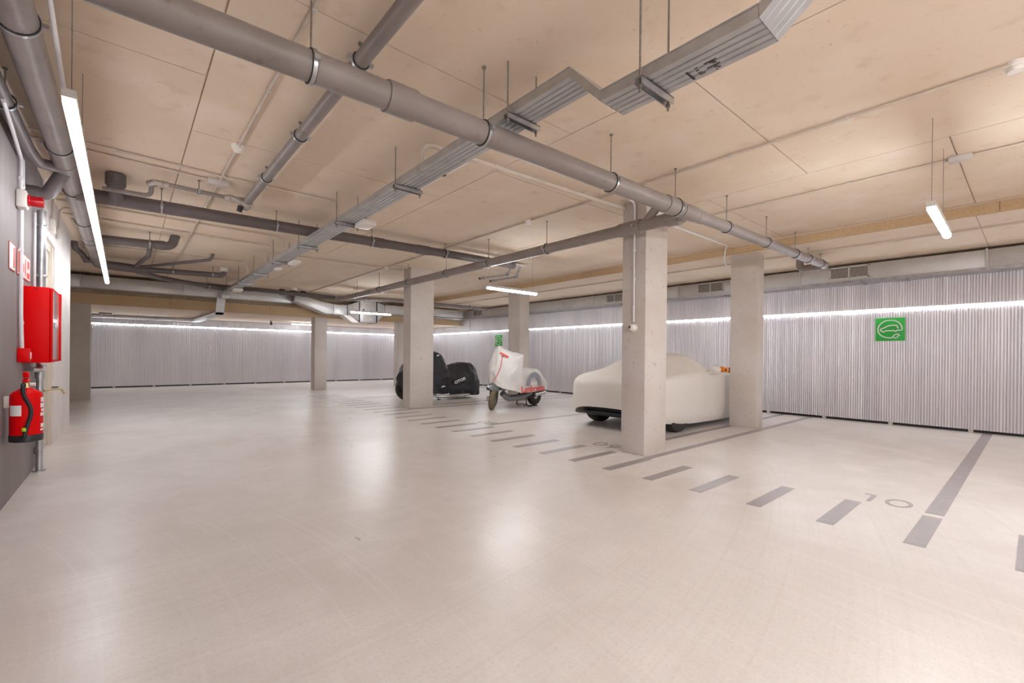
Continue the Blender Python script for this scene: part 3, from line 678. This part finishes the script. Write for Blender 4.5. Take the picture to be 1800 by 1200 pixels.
# ------------------------------------------------------------------ floor markings
P = .0022
def mark(name, x0,x1,y0,y1,label,group=None):
    m = MB().box((x0,y0,.0),(x1,y1,P)); o = m.build(name,'paint',smooth=0); return prop(o,label,'floor marking',group)
dash = mark('painted_dash',3.86,4.66,.45,.56,'grey painted dash in line with the bay line right of number 10','painted dashes along the bay edge')
seq = ['first','second','third','fourth','fifth','sixth','seventh','eighth','ninth','tenth','eleventh','twelfth','thirteenth','fourteenth','fifteenth','sixteenth','seventeenth','eighteenth','nineteenth','twentieth']
special = {-1:'grey painted dash cut off by the right picture edge',1:'grey painted dash right in front of number 10',2:'grey painted dash just left of number 10',5:'grey painted dash touching the near corner of the big column',6:'grey painted dash ending at the left face of the big column',7:'grey painted dash pointing at the left edge of number 09'}
for i in list(range(-1,0))+list(range(1,27)):
    y = .505+.4905*i
    lab = special.get(i) or ('%s grey painted dash counting leftward past number 09'%seq[i-8] if i >= 8 else 'grey painted dash, %s to the right of the big column'%{4:'first',3:'second'}[i])
    o = dash.copy(); COL.objects.link(o); o.location.y = y; o['label'] = lab
mark('bay_line',4.75,XW-.05,.45,.56,'grey bay line to the right of number 10 running to the wall','long painted bay lines')
mark('bay_line',4.66,XW-.05,2.93,3.03,'grey bay line along the right foot of the big column','long painted bay lines')
mark('bay_line',5.24,XW-.05,3.44,3.54,'grey bay line between the big column and the covered car','long painted bay lines')
mark('bay_line',4.75,XW-.05,6.06,6.16,'grey bay line between the covered car and the scooter','long painted bay lines')
mark('bay_line',4.66,XW-.05,8.82,8.92,'grey bay line along the foot of the motorcycle column, nearer one','long painted bay lines')
mark('bay_line',5.32,XW-.05,9.32,9.42,'grey bay line along the foot of the motorcycle column, farther one','long painted bay lines')
mark('bay_line',4.75,XW-.05,11.9,12.0,'grey bay line beyond the black covered motorcycle','long painted bay lines')
def number(ds, x, ycs, lab):
    m = MB(); H = .112; N_ = Vector((0,0,1))
    def oval(cx,cy,rx,ry,n=28): ribbon(m,[(cx+rx*math.cos(2*PI*k/n),cy+ry*math.sin(2*PI*k/n),.0) for k in range(n)],.027,N_,.002,True)
    for d,yc in zip(ds,ycs):
        if d == '0': oval(x,yc,H,.075)
        if d == '1': m.box((x-H-.013,yc-.016,0),(x+H+.013,yc+.016,.002)); m.box((x+H-.012,yc+.016,0),(x+H+.013,yc+.066,.002))
        if d == '8': oval(x+.058,yc,.056,.052); oval(x-.056,yc,.062,.064)
        if d == '9':
            oval(x+.045,yc,.067,.064); ribbon(m,[(x+.0,yc-.055,0),(x-.05,yc-.03,0),(x-H-.01,yc+.02,0)],.027,N_,.002)
    o = m.build('painted_number','paint',smooth=0); prop(o,lab,'floor number')
number('10',4.875,(.915,.735),'grey 10 painted on the floor of the empty bay facing the green car sign')
number('09',4.91,(3.86,3.65),'grey 09 painted behind the covered car, partly cut by the big column')
number('08',4.86,(6.42,6.21),'faint grey 08 painted on the floor of the covered scooter bay')

# ------------------------------------------------------------------ green signs
def ev_sign(yc, zt, label):
    t = thing('charging_sign',label,'sign',(XW-.05,yc,zt-.42),'green charging signs')
    W = .42; x = XW-.018
    B('plate',(x-.006,yc-W/2,zt-W),(x,yc+W/2,zt),'green',t,bevel=.0015)
    B('border',(x-.0035,yc-W/2-.006,zt-W-.006),(x-.001,yc+W/2+.006,zt+.006),'signw',t)
    q = lambda px,py: Vector((x-.0062, yc+W/2-(px-325)/905*W, zt-(py-330)/695*W))
    loop = [(1020,650),(980,560),(820,555),(700,575),(600,625),(500,655),(478,700),(525,728),(580,752),(640,715),(900,715),(950,742),(1000,708),(1140,702),(1138,640),(1110,560),(1040,475),(920,415),(780,400),(640,412),(520,470),(430,560),(402,660),(420,770),(500,860),(620,912),(760,938),(870,920)]
    m = MB(); ribbon(m,[q(*p) for p in loop],.020,(-1,0,0),.002)
    plug = [(862,905),(900,850),(985,822),(1035,850),(1010,915),(940,938)]
    ribbon(m,[q(*p) for p in plug],.016,(-1,0,0),.002,True)
    ribbon(m,[q(1000,830),q(1055,812)],.012,(-1,0,0),.002); ribbon(m,[q(1025,872),q(1088,858)],.012,(-1,0,0),.002)
    m.build('car_and_plug_symbol','signw',t,smooth=0)
ev_sign(1.745,1.945,'green sign with white car and plug symbol on the wall of bay 10')
ev_sign(13.12,1.945,'smaller looking green sign on the wall above the covered scooter')

# ------------------------------------------------------------------ covered car
def loft(name, secs, m, parent, sub=2, crease=0, org=Vector((0,0,0)), ax=Vector((1,0,0)), lat=Vector((0,1,0)), wob=0):
    """secs: list of (u, [(v,z)...]) half profiles from bottom to top centre"""
    rnd = random.Random(5); mb = MB(); n = None
    for u,half in secs:
        full = half+[(-v,z) for v,z in reversed(half[:-1])]
        n = len(full)
        for v,z in full: mb.v.append(org+ax*(u+rnd.uniform(-wob,wob))+lat*(v+rnd.uniform(-wob,wob))+Vector((0,0,z+rnd.uniform(-wob,wob))))
    for i in range(len(secs)-1):
        for k in range(n-1): mb.f.append((i*n+k,i*n+k+1,(i+1)*n+k+1,(i+1)*n+k))
    mb.f.append(tuple(range(n))); mb.f.append(tuple((len(secs)-1)*n+k for k in range(n-1,-1,-1)))
    o = mb.build(name,m,parent,smooth=3,sub=sub)
    if wob:
        tx = bpy.data.textures.new('fabric_folds','CLOUDS'); tx.noise_scale = .16; tx.noise_depth = 2
        d = o.modifiers.new('folds','DISPLACE'); d.texture = tx; d.strength = .045; d.mid_level = .5
    if crease:
        at = o.data.attributes.new('crease_edge','FLOAT','EDGE'); at.data.foreach_set('value',[crease]*len(o.data.edges))
    return o
CY0 = 4.53
def cs(w,zb,zm,zs,rw,zt):   # half section of the car cover
    return [(w*.93,zb),(w,zb+.10),(w*1.0,zm),(w*.985,zs-.05),(w*.95,zs),(rw+ (w-rw)*.35,zs+(zt-zs)*.42),(rw,zt-.05),(rw*.75,zt-.005),(0,zt)]
secs = [(5.93,cs(.62,.36,.52,.70,.5,.74)),(5.97,cs(.78,.27,.58,.76,.6,.82)),(6.06,cs(.86,.20,.62,.80,.66,.88)),(6.22,cs(.90,.17,.64,.86,.70,.915)),(6.45,cs(.915,.15,.62,.90,.66,.965)),
        (6.75,cs(.92,.12,.60,.92,.60,1.05)),(7.0,cs(.92,.11,.60,.93,.57,1.19)),(7.25,cs(.915,.10,.60,.93,.56,1.275)),(7.5,cs(.91,.10,.60,.93,.56,1.265)),(7.72,cs(.905,.09,.58,.93,.58,1.18)),(7.95,cs(.905,.09,.58,.93,.62,1.05)),(8.15,cs(.905,.09,.58,.92,.68,.965)),
        (8.8,cs(.905,.09,.58,.89,.66,.93)),(9.2,cs(.90,.10,.56,.84,.64,.88)),(9.5,cs(.86,.13,.52,.76,.6,.79)),(9.66,cs(.76,.2,.46,.66,.5,.69)),(9.72,cs(.6,.28,.42,.58,.4,.6))]
cov = thing('car_cover','cream stretch cover fitted tightly over a low parked car','car cover',(7.8,CY0,0))
loft('cover_fabric',secs,'cover',cov,2,org=Vector((0,CY0,0)))
for s_ in (-1,1):
    mb = MB(); o_ = Vector((7.60,CY0+s_*.97,.985))
    mb.lathe([(.015,-.03),(.07,-.02),(.082,.02),(.075,.06),(.04,.09),(.01,.10)],o_,(Vector((1,s_*.15,0)).normalized(),Vector((-.15*s_,1,0)).normalized(),Vector((0,0,.9))),18)
    mb.tube([o_+Vector((.02,-s_*.03,-.03)),o_+Vector((.02,-s_*.16,-.06))],.035,12)
    mb.build('mirror_pocket','cover',cov)
car = thing('car','low parked car hidden under the cream cover, only tyres showing','car',(7.8,CY0,0))
for x in (6.68,9.02):
    for s_ in (-1,1):
        c_ = Vector((x,CY0+s_*.75,.31)); ax_ = (Vector((0,s_,0)),Vector((1,0,0)),Vector((0,0,1)))
        w_ = MB().lathe([(.20,-.11),(.27,-.115),(.30,-.10),(.31,-.07),(.31,.07),(.30,.10),(.27,.115),(.20,.11)],c_,ax_,36)
        for k in (-.05,0,.05): w_.torus(c_+Vector((0,k,0)),(0,1,0),.309,.004,36,6)
        wh = w_.build('wheel','tyre',car)
        MB().lathe([(.20,.05),(.195,.095),(.17,.10),(.05,.07),(.03,.075)],c_,ax_,24).build('rim','alu',wh)
MB().box((6.2,CY0-.68,.17),(9.5,CY0+.68,.30)).build('underbody','black',car,bevel=.03)
MB().box((6.2,CY0-.70,.22),(6.45,CY0+.70,.33)).build('rear_bumper_edge','black',car,bevel=.03)
t = thing('battery_charger','small orange and black gadget lying on the covered bonnet by the mirror','charger',(9.15,4.11,.892)); t.rotation_euler.y = .12
B('body',(8.95,4.02,.893),(9.20,4.20,.99),'orange',t,bevel=.015); B('end_cap',(9.2,4.01,.891),(9.36,4.21,1.0),'black',t,bevel=.015); B('label_plate',(9.0,4.017,.91),(9.08,4.021,.955),'black',t)

# ------------------------------------------------------------------ scooter + cover
SO = Vector((6.10,7.73,0)); SA = Vector((.99,.135,0)).normalized(); SL = Vector((.135,-.99,0)).normalized()
def sp(u,v,z): return SO+SA*u+SL*v+Vector((0,0,z))
def ss(w,zb,zm,wt,zt): return [(w*.93,zb),(w*1.0,zb+(zm-zb)*.35),(w*.98,zm),(wt+(w-wt)*.5,zm+(zt-zm)*.5),(wt,zt-.03),(wt*.5,zt),(0,zt+.01)]
cov = thing('scooter_cover','pale grey cover with red lettering draped over the scooter','scooter cover',(6.8,7.8,0))
loft('cover_fabric',[(-.02,[(.08,.53),(.09,.6),(.08,.74),(.04,.84),(0,.86)]),(.06,[(.20,.49),(.22,.7),(.20,.95),(.09,1.20),(0,1.25)]),(.17,[(.29,.44),(.32,.75),(.29,1.06),(.13,1.32),(0,1.425)]),
 (.34,[(.36,.40),(.39,.8),(.385,1.12),(.19,1.28),(0,1.38)]),(.50,[(.37,.37),(.40,.8),(.42,1.20),(.2,1.27),(0,1.29)]),(.56,[(.375,.36),(.375,.70),(.37,1.13),(.18,1.17),(0,1.18)]),(.63,[(.365,.36),(.345,.60),(.26,.93),(.14,.96),(0,.96)]),(.72,[(.35,.36),(.325,.57),(.21,.87),(.11,.90),(0,.90)]),
 (.95,[(.33,.37),(.315,.58),(.2,.87),(.1,.895),(0,.90)]),(1.2,[(.315,.38),(.31,.6),(.2,.87),(.1,.90),(0,.90)]),(1.38,[(.275,.385),(.28,.6),(.19,.85),(.1,.88),(0,.88)]),(1.55,[(.25,.39),(.255,.56),(.15,.73),(.08,.755),(0,.76)]),(1.67,[(.20,.40),(.2,.52),(.11,.62),(.06,.64),(0,.64)]),(1.72,[(.12,.43),(.12,.47),(.07,.52),(.03,.53),(0,.53)])],'scov',cov,3,.72,org=SO,ax=SA,lat=SL,wob=.014)
# print on the near side
WT = ((.36,.38),(.5,.385),(.63,.365),(.72,.35),(.95,.33),(1.2,.315),(1.38,.29),(1.55,.262),(1.7,.18))
def wv(u):
    for (a,p),(b,q) in zip(WT,WT[1:]):
        if u <= b: return p+(q-p)*max(0,(u-a)/(b-a))
    return WT[-1][1]
vs, fs = text_geo('Lambretta',.20,1.22,.002,.003)
MB().add([sp(.92+x,wv(.92+x)+.036+.03*max(0,min(1,(.80-.92-x)/.3))+z,.435+y) for x,y,z in vs],fs).build('red_lettering','signr',cov,smooth=0)
m = MB(); pts = [sp(.98+.235*math.cos(a_),wv(.98+.235*math.cos(a_))+.026,.53+.225*math.sin(a_)) for a_ in [PI*(-.05+1.08*k/18) for k in range(19)]]
ribbon(m,pts,.115,SL,.006); m.build('grey_arc_print','arc',cov,smooth=0)
MB().tube([sp(.08,.185,1.17),sp(.02,.20,.97),sp(-.03,.15,.78),sp(-.07,.02,.60)],.007,8).build('red_piping','signr',cov)
m = MB(); ribbon(m,[sp(.05,.14,1.255),sp(.11,.21,1.205),sp(.18,.27,1.155)],.035,(SL-SA).normalized(),.004); m.build('red_badge_print','signr',cov,smooth=0)
MB().lathe([(.018,0),(.012,.015)],sp(.09,.18,1.17),((SL-SA).normalized(),(SA+SL).normalized(),Vector((0,0,1)))).build('eyelet','black',cov)
sc = thing('scooter','grey scooter on its stand, wheels showing under the pale cover','scooter',(6.8,7.8,0))
# front wheel turned towards the aisle
fd = Vector((-.80,-.60,0)).normalized(); fa = Vector((-.60,.80,0)).normalized(); ft = (fa*math.cos(.17)+Vector((0,0,math.sin(.17)))); fu = ft.cross(fd)*-1
fc = SO+Vector((0,0,.235))
w_ = MB().lathe([(.13,-.05),(.19,-.055),(.225,-.04),(.235,-.015),(.235,.015),(.225,.04),(.19,.055),(.13,.05)],fc,(ft,fd,fu),32)
for k in (-.02,.0,.02): w_.torus(fc+ft*k,ft,.233,.004,32,6)
fw = w_.build('front_wheel','tyreb',sc); MB().lathe([(.13,-.03),(.12,-.04),(.03,-.06),(.03,.06),(.12,.04),(.13,.03)],fc,(ft,fd,fu),20).build('rim','grey',fw)
for s_ in (-1,1): MB().tube([fc+fa*.075*s_,fc+fa*.08*s_-fd*.06+Vector((0,0,.16)),fc+fa*.06*s_-fd*.10+Vector((0,0,.33))],.02,10).build('fork_leg','black',sc)
MB().lathe([(.06,-.05),(.06,.05)],fc+fa*.10-fd*.03,(fa,fd,Vector((0,0,1))),16).build('brake_disc','galv',sc)
g = MB(); rings = ((-.20,.02,.50,.53),(-.14,.07,.44,.57),(-.04,.10,.42,.60),(.08,.11,.42,.62),(.16,.10,.44,.64))
for u,hw,za,zb_ in rings: g.v += [sp(u,-hw,za),sp(u,-hw*.9,zb_-.05),sp(u,0,zb_),sp(u,hw*.9,zb_-.05),sp(u,hw,za),sp(u,hw*.85,za+.005),sp(u,0,zb_-.02),sp(u,-hw*.85,za+.005)]
for i in range(4): g.f += [(8*i+k,8*i+(k+1)%8,8*i+8+(k+1)%8,8*i+8+k) for k in range(8)]
g.f += [tuple(range(8)),tuple(range(39,31,-1))]
g.build('front_mudguard','grey',sc,smooth=1.2)
rc = sp(1.42,0,.235)
w_ = MB().lathe([(.13,-.055),(.19,-.06),(.225,-.045),(.235,-.02),(.235,.02),(.225,.045),(.19,.06),(.13,.055)],rc,(SL,SA,Vector((0,0,1))),32)
rw_ = w_.build('rear_wheel','tyre',sc); rm = MB().lathe([(.13,.02),(.12,.05),(.05,.06),(.03,.06)],rc,(SL,SA,Vector((0,0,1))),20); rm.build('rim','alu',rw_)
MB().lathe([(.10,0),(.09,.05),(.05,.07)],sp(1.33,.07,.30),(SL,SA,Vector((0,0,1))),18).build('engine_cover','black',sc)
MB().tube(fillet([sp(.20,.08,.36),sp(.35,.10,.24),sp(.85,.10,.24),sp(1.15,.10,.34)],.15),.07,14).build('floorboard','grey',sc)
MB().tube([sp(.9,.0,.26),sp(1.2,0,.28),sp(1.42,.02,.30)],[.08,.11,.10],14).build('engine_block','black',sc)
MB().tube([sp(1.25,.14,.27),sp(1.62,.15,.30)],[.05,.06],14).build('exhaust','alu',sc)
st = MB(); 
for v in (-.16,.16): st.tube(fillet([sp(.98,v*.6,.26),sp(.95,v,.05),sp(1.02,v,.012),sp(1.12,v*1.1,.012)],.03),.012,8)
st.tube([sp(.955,-.155,.06),sp(.955,.155,.06)],.009,8); st.tube([sp(1.0,.0,.02),sp(1.30,.20,.014)],.010,8)
st.build('centre_stand','black',sc)

# ------------------------------------------------------------------ motorcycle + cover
MO = Vector((5.30,10.62,0)); MA = Vector((1,-.06,0)).normalized(); ML = Vector((-.06,-1,0)).normalized()
def mp(u,v,z): return MO+MA*u+ML*v+Vector((0,0,z))
cov = thing('motorcycle_cover','black cover with white lettering draped over the motorcycle','motorcycle cover',(6.4,10.5,0))
loft('cover_fabric',[(-.06,ss(.07,.42,.5,.05,.60)),(.0,ss(.14,.32,.5,.1,.74)),(.12,ss(.2,.28,.6,.14,.92)),(.4,ss(.34,.24,.8,.22,1.17)),(.75,ss(.42,.18,.9,.30,1.30)),(1.08,ss(.42,.16,.85,.28,1.24)),(1.2,ss(.38,.16,.75,.22,1.10)),(1.29,ss(.3,.15,.6,.18,.88)),(1.5,ss(.3,.14,.55,.16,.93)),(1.8,ss(.34,.11,.55,.18,.98)),(2.1,ss(.33,.07,.55,.17,.95)),(2.24,ss(.28,.08,.5,.12,.85)),(2.33,ss(.2,.12,.45,.08,.66)),(2.36,ss(.1,.25,.4,.05,.5))],'bcov',cov,3,.8,org=MO,ax=MA,lat=ML,wob=.018)
text('white_lettering','OTOR',.105,mp(1.58,.385,.50),MA+Vector((0,0,.35)),Vector((-.3,0,1)),'signw',cov,sx=1.2,bold=.004,extrude=.004)
text('white_lettering','CYCLE',.07,mp(1.47,.37,.415),MA+Vector((0,0,.35)),Vector((-.3,0,1)),'signw',cov,sx=1.2,bold=.003,extrude=.004) if False else None
m = MB(); ribbon(m,[mp(.98,.45,.34),mp(1.02,.455,.37),mp(1.08,.455,.36)],.03,ML,.006); ribbon(m,[mp(.86,.40,1.16),mp(.93,.40,1.19)],.03,ML,.006); m.build('white_logo_print','signw',cov,smooth=0)
mo = thing('motorcycle','motorcycle standing under the black cover behind a column','motorcycle',(6.4,10.5,0))
for u,nm in ((.22,'front_wheel'),(1.72,'rear_wheel')):
    c_ = mp(u,0,.31); wh = MB().lathe([(.21,-.05),(.27,-.065),(.30,-.045),(.31,0),(.30,.045),(.27,.065),(.21,.05)],c_,(ML,MA,Vector((0,0,1))),36).build(nm,'tyre',mo)
    MB().lathe([(.21,-.03),(.20,-.04),(.04,-.06),(.04,.06),(.20,.04),(.21,.03)],c_,(ML,MA,Vector((0,0,1))),24).build('rim','alu',wh)
MB().tube([mp(.75,.16,.16),mp(.95,.28,.095),mp(1.20,.33,.085),mp(1.22,.33,.085),mp(1.75,.34,.10),mp(1.9,.34,.105)],[.025,.04,.042,.05,.048,.03],16).build('exhaust','alu',mo)
MB().box(mp(.55,.16,.16),mp(1.3,-.16,.40)).build('engine_block','black',mo,bevel=.03)
MB().tube([mp(.9,.14,.25),mp(.98,.30,.02)],.014,8).tube([mp(.94,.30,.008),mp(1.04,.30,.008)],.012,8).build('side_stand','black',mo)

# ------------------------------------------------------------------ left wall equipment
t = thing('fire_hose_cabinet','red fire hose cabinet mounted on the left wall','cabinet',(-.6,6.1,1.08))
B('body',(-.709,5.85,1.09),(-.535,6.40,1.775),'red',t,bevel=.004)
dr = MB().box((-.533,5.855,1.095),(-.515,6.405,1.77)).build('door','red',t,bevel=.004)
B('door_pane',(-.5145,5.865,1.12),(-.511,6.33,1.745),'glass',dr,bevel=.001); B('door_edge',(-.5145,6.335,1.10),(-.500,6.405,1.765),'red',dr,bevel=.003)
B('handle',(-.511,5.88,1.40),(-.49,5.93,1.46),'galv',dr,bevel=.006)
MB().lathe([(.006,0),(.006,.004)],(-.62,5.848,1.755),(Vector((0,-1,0)),Vector((1,0,0)),Vector((0,0,1)))).build('lock','black',t)
# extinguisher
EX,EY = -.59,5.12
t = thing('fire_extinguisher','red fire extinguisher with black hose hung on the left wall','fire extinguisher',(EX,EY,.5))
MB().lathe([(.088,.53),(.092,.55),(.092,.835),(.089,.858),(.078,.876),(.05,.895),(.03,.91)],(EX,EY,0),'z',36).build('cylinder','red',t)
MB().lathe([(.085,.495),(.094,.50),(.095,.545),(.092,.55)],(EX,EY,0),'z',36).build('base_ring','black',t)
MB().lathe([(.022,.91),(.022,.95),(.016,.96)],(EX,EY,0),'z',18).build('valve','brass',t)
h = MB(); h.prism([(EX-.018,EY-.05,.955),(EX-.018,EY+.05,.965),(EX-.018,EY+.05,.98),(EX-.018,EY-.01,.985),(EX-.018,EY-.07,.965)],(.036,0,0)); h.prism([(EX-.016,EY-.04,.99),(EX-.016,EY+.03,.99),(EX-.016,EY-.02,1.035),(EX-.016,EY-.06,1.03)],(.032,0,0)); h.build('squeeze_handle','red',t,bevel=.004)
MB().lathe([(.014,0),(.014,.03)],(EX+.02,EY-.01,.935),(Vector((1,0,0)),Vector((0,1,0)),Vector((0,0,1))),14).build('pressure_gauge','wplast',t)
MB().tube(fillet([(EX-.01,EY-.02,.93),(EX-.012,EY-.075,.945),(EX-.005,EY-.105,.86),(EX+.045,EY-.095,.74),(EX+.015,EY-.105,.62),(EX+.0,EY-.108,.53)],.16,8),.0125,12).build('hose','black',t)
MB().tube([(EX+.003,EY-.107,.585),(EX+.0,EY-.108,.61)],.015,12).build('tag','yel',t)
def wrap(a0,a1,z0,z1,r,name,m):
    k = MB(); n = 10; vs=[]; 
    for i in range(n+1):
        a = a0+(a1-a0)*i/n; d = Vector((math.cos(a),math.sin(a),0)); 
        for rr,z in ((r,z0),(r,z1),(r+.0012,z1),(r+.0012,z0)): vs.append(Vector((EX,EY,0))+d*rr+Vector((0,0,z)))
    fs=[(4*i+j,4*i+4+j,4*i+4+(j+1)%4,4*i+(j+1)%4) for i in range(n) for j in range(4)]+[(0,1,2,3),(4*n+3,4*n+2,4*n+1,4*n)]
    k.add(vs,fs).build(name,m,t)
wrap(math.radians(-150),math.radians(-100),.70,.78,.0925,'paper_label','signw')
for z0,z1,a,b in ((.80,.835,-28,20),(.755,.79,-30,15),(.725,.745,-26,15),(.69,.715,-30,15),(.66,.665,-34,-22),(.60,.63,-28,10),(.575,.59,-30,5)): wrap(math.radians(a),math.radians(b),z0,z1,.0925,'printed_panel','signw' if z0!=.66 else 'signr')
B('wall_bracket',(-.709,EY-.02,.76),(EX-.088,EY+.02,.85),'gplast',t,bevel=.004)
# alarm siren
t = thing('alarm_siren','white box with red alarm beacon on the left wall','alarm',(-.65,5.6,2.4))
B('base_box',(-.709,5.53,2.40),(-.645,5.66,2.55),'wplast',t,bevel=.015)
MB().lathe([(.05,.0),(.05,.012),(.044,.016),(.044,.085),(.040,.095)],(-.645,5.595,2.475),'x',24).build('red_beacon','redd',t)
t = thing('call_point','small red manual call point below the white conduit','call point',(-.66,5.70,1.1))
B('housing',(-.709,5.64,1.10),(-.635,5.76,1.22),'red',t,bevel=.008); B('push_plate',(-.6345,5.67,1.125),(-.631,5.73,1.185),'signw',t,bevel=.001)
# wall signs
t = thing('fire_sign','white fire notice on the left wall, nearer of the two','sign',(-.70,5.38,1.86),'fire notices on the left wall')
B('plate',(-.709,5.27,1.855),(-.704,5.50,2.055),'signw',t); B('red_print',(-.7038,5.42,1.875),(-.7030,5.485,2.04),'signr',t); B('red_edge',(-.7075,5.262,1.847),(-.7045,5.508,2.063),'signr',t)
t = thing('fire_sign','white and red fire notice behind the white conduit above the cabinet','sign',(-.70,5.95,1.86),'fire notices on the left wall')
B('plate',(-.709,5.62,1.855),(-.704,6.25,2.055),'signw',t); 
for a,b,c_,d_ in ((5.64,5.72,1.87,2.04),(5.86,5.93,1.90,1.98),(5.98,6.02,1.88,2.03),(6.08,6.22,1.87,1.92),(6.10,6.20,1.96,2.03)): B('red_print',(-.7038,a,c_),(-.7030,b,d_),'signr',t)
B('red_edge',(-.7075,5.612,1.847),(-.7045,6.258,2.063),'signr',t)
conduit([(-.62,4.4,2.83),(-.685,5.60,2.82),(-.69,5.62,2.70),(-.69,5.62,2.55)],'white conduit coming down to the alarm beacon, nearer one',r=.0125,m='condw',R=.04,clips=[(-.69,5.62,2.66)])
conduit([(-.69,5.72,2.85),(-.69,5.72,2.54)],'short white conduit beside the beacon conduit',r=.0125,m='condw',clips=[(-.69,5.72,2.62)])
conduit([(-.69,5.66,2.40),(-.69,5.67,1.50),(-.685,5.69,1.22)],'white conduit from the alarm beacon to the red call point',r=.0135,m='condw',R=.2,clips=[(-.69,5.66,2.06),(-.688,5.68,1.44)])
t = thing('standpipe','galvanised standpipe rising from the floor behind the fire extinguisher','pipe',(-.655,6.45,0))
MB().tube([(-.655,6.45,0),(-.655,6.45,1.085)],.027,18).build('lower_pipe','galv',t)
MB().tube([(-.655,6.50,1.775),(-.655,6.50,2.60)],.034,18).build('upper_pipe','galv',t)
MB().tube([(-.655,6.45,0),(-.655,6.45,.012)],.048,18).build('floor_flange','galv',t)
sleeve((-.655,6.45,.40),(-.655,6.45,.43),.035,t,'galv','pipe_clamp'); sleeve((-.655,6.45,.92),(-.655,6.45,1.0),.036,t,'galv')
MB().tube(fillet([(-.655,6.45,1.0),(-.64,6.30,1.05),(-.62,6.10,1.02),(-.66,5.95,1.03)],.05),.022,12).build('valve_elbow','galv',t)
for z in (1.95,2.45): MB().box((-.706,6.47,z-.012),(-.615,6.53,z+.012)).build('pipe_clamp','galv',t,bevel=.003)
t = thing('water_tap','small brass garden tap with blue lever beside the beige door','tap',(-.66,6.62,.78))
MB().tube(fillet([(-.63,6.47,.80),(-.57,6.58,.805),(-.52,6.68,.80),(-.50,6.74,.75)],.04),.011,12).build('spout','brass',t); B('lever',(-.585,6.57,.82),(-.535,6.65,.83),'black',t,bevel=.003)
conduit([(-.69,6.40,2.55),(-.69,6.40,1.775)],'thin pale conduit beside the standpipe above the cabinet',r=.011,m='condw')
conduit([(-.69,6.62,.70),(-.69,6.62,.06)],'thin pale conduit low on the wall beside the standpipe',r=.010,m='condw')
o = B('wall_socket',(-.709,6.60,.15),(-.68,6.66,.22),'galv',bevel=.006); prop(o,'little grey fitting near the floor by the standpipe','wall fitting')
conduit([(-.30,7.7,zc),(-.68,7.72,zc),(-.69,7.72,2.78)],'pale conduit dropping to the white box over the door',r=.012,R=.08)
o = B('junction_box',(-.709,7.66,2.62),(-.66,7.80,2.78),'wplast',bevel=.008); prop(o,'white switch box on the wall above the beige door','junction box')
conduit([(-.30,8.36,zc),(-.68,8.38,zc),(-.69,8.38,2.80)],'pale conduit dropping to the grey box on the white wall',r=.012,R=.08)
o = B('junction_box',(-.709,8.31,2.66),(-.665,8.47,2.80),'gplast',bevel=.008); prop(o,'grey box high on the near edge of the white wall','junction box')

# ------------------------------------------------------------------ camera
F,YAW,PITCH,ROLL,CX,CY = 790.413636,.862196882,-.00214788,.009534360,900.,625.646
f_ = Vector((math.cos(YAW)*math.cos(PITCH),math.sin(YAW)*math.cos(PITCH),math.sin(PITCH)))
r_ = Vector((math.sin(YAW),-math.cos(YAW),0)); u_ = r_.cross(f_)
r2 = r_*math.cos(ROLL)+u_*math.sin(ROLL); u2 = -r_*math.sin(ROLL)+u_*math.cos(ROLL)
cam = bpy.data.cameras.new('camera'); co = bpy.data.objects.new('camera',cam); COL.objects.link(co)
co.matrix_world = Matrix(((r2.x,u2.x,-f_.x,0),(r2.y,u2.y,-f_.y,0),(r2.z,u2.z,-f_.z,1.2),(0,0,0,1)))
cam.sensor_fit = 'HORIZONTAL'; cam.sensor_width = 36; cam.lens = F*36/1800; cam.shift_y = (CY-600)/1800; cam.clip_start = .05
S.camera = co

# ------------------------------------------------------------------ world + look
w = bpy.data.worlds.new('world'); S.world = w; w.use_nodes = True
w.node_tree.nodes['Background'].inputs[0].default_value = (.6,.6,.62,1); w.node_tree.nodes['Background'].inputs[1].default_value = .2
S.view_settings.view_transform = 'Standard'; S.view_settings.look = 'None'; S.view_settings.gamma = 1; S.view_settings.use_curve_mapping = False
S.view_settings.exposure = 0.80
S.cycles.max_bounces = 10; S.cycles.diffuse_bounces = 6; S.cycles.glossy_bounces = 4
S.cycles.use_denoising = True; S.cycles.denoising_prefilter = 'ACCURATE'
S.cycles.sample_clamp_indirect = 6
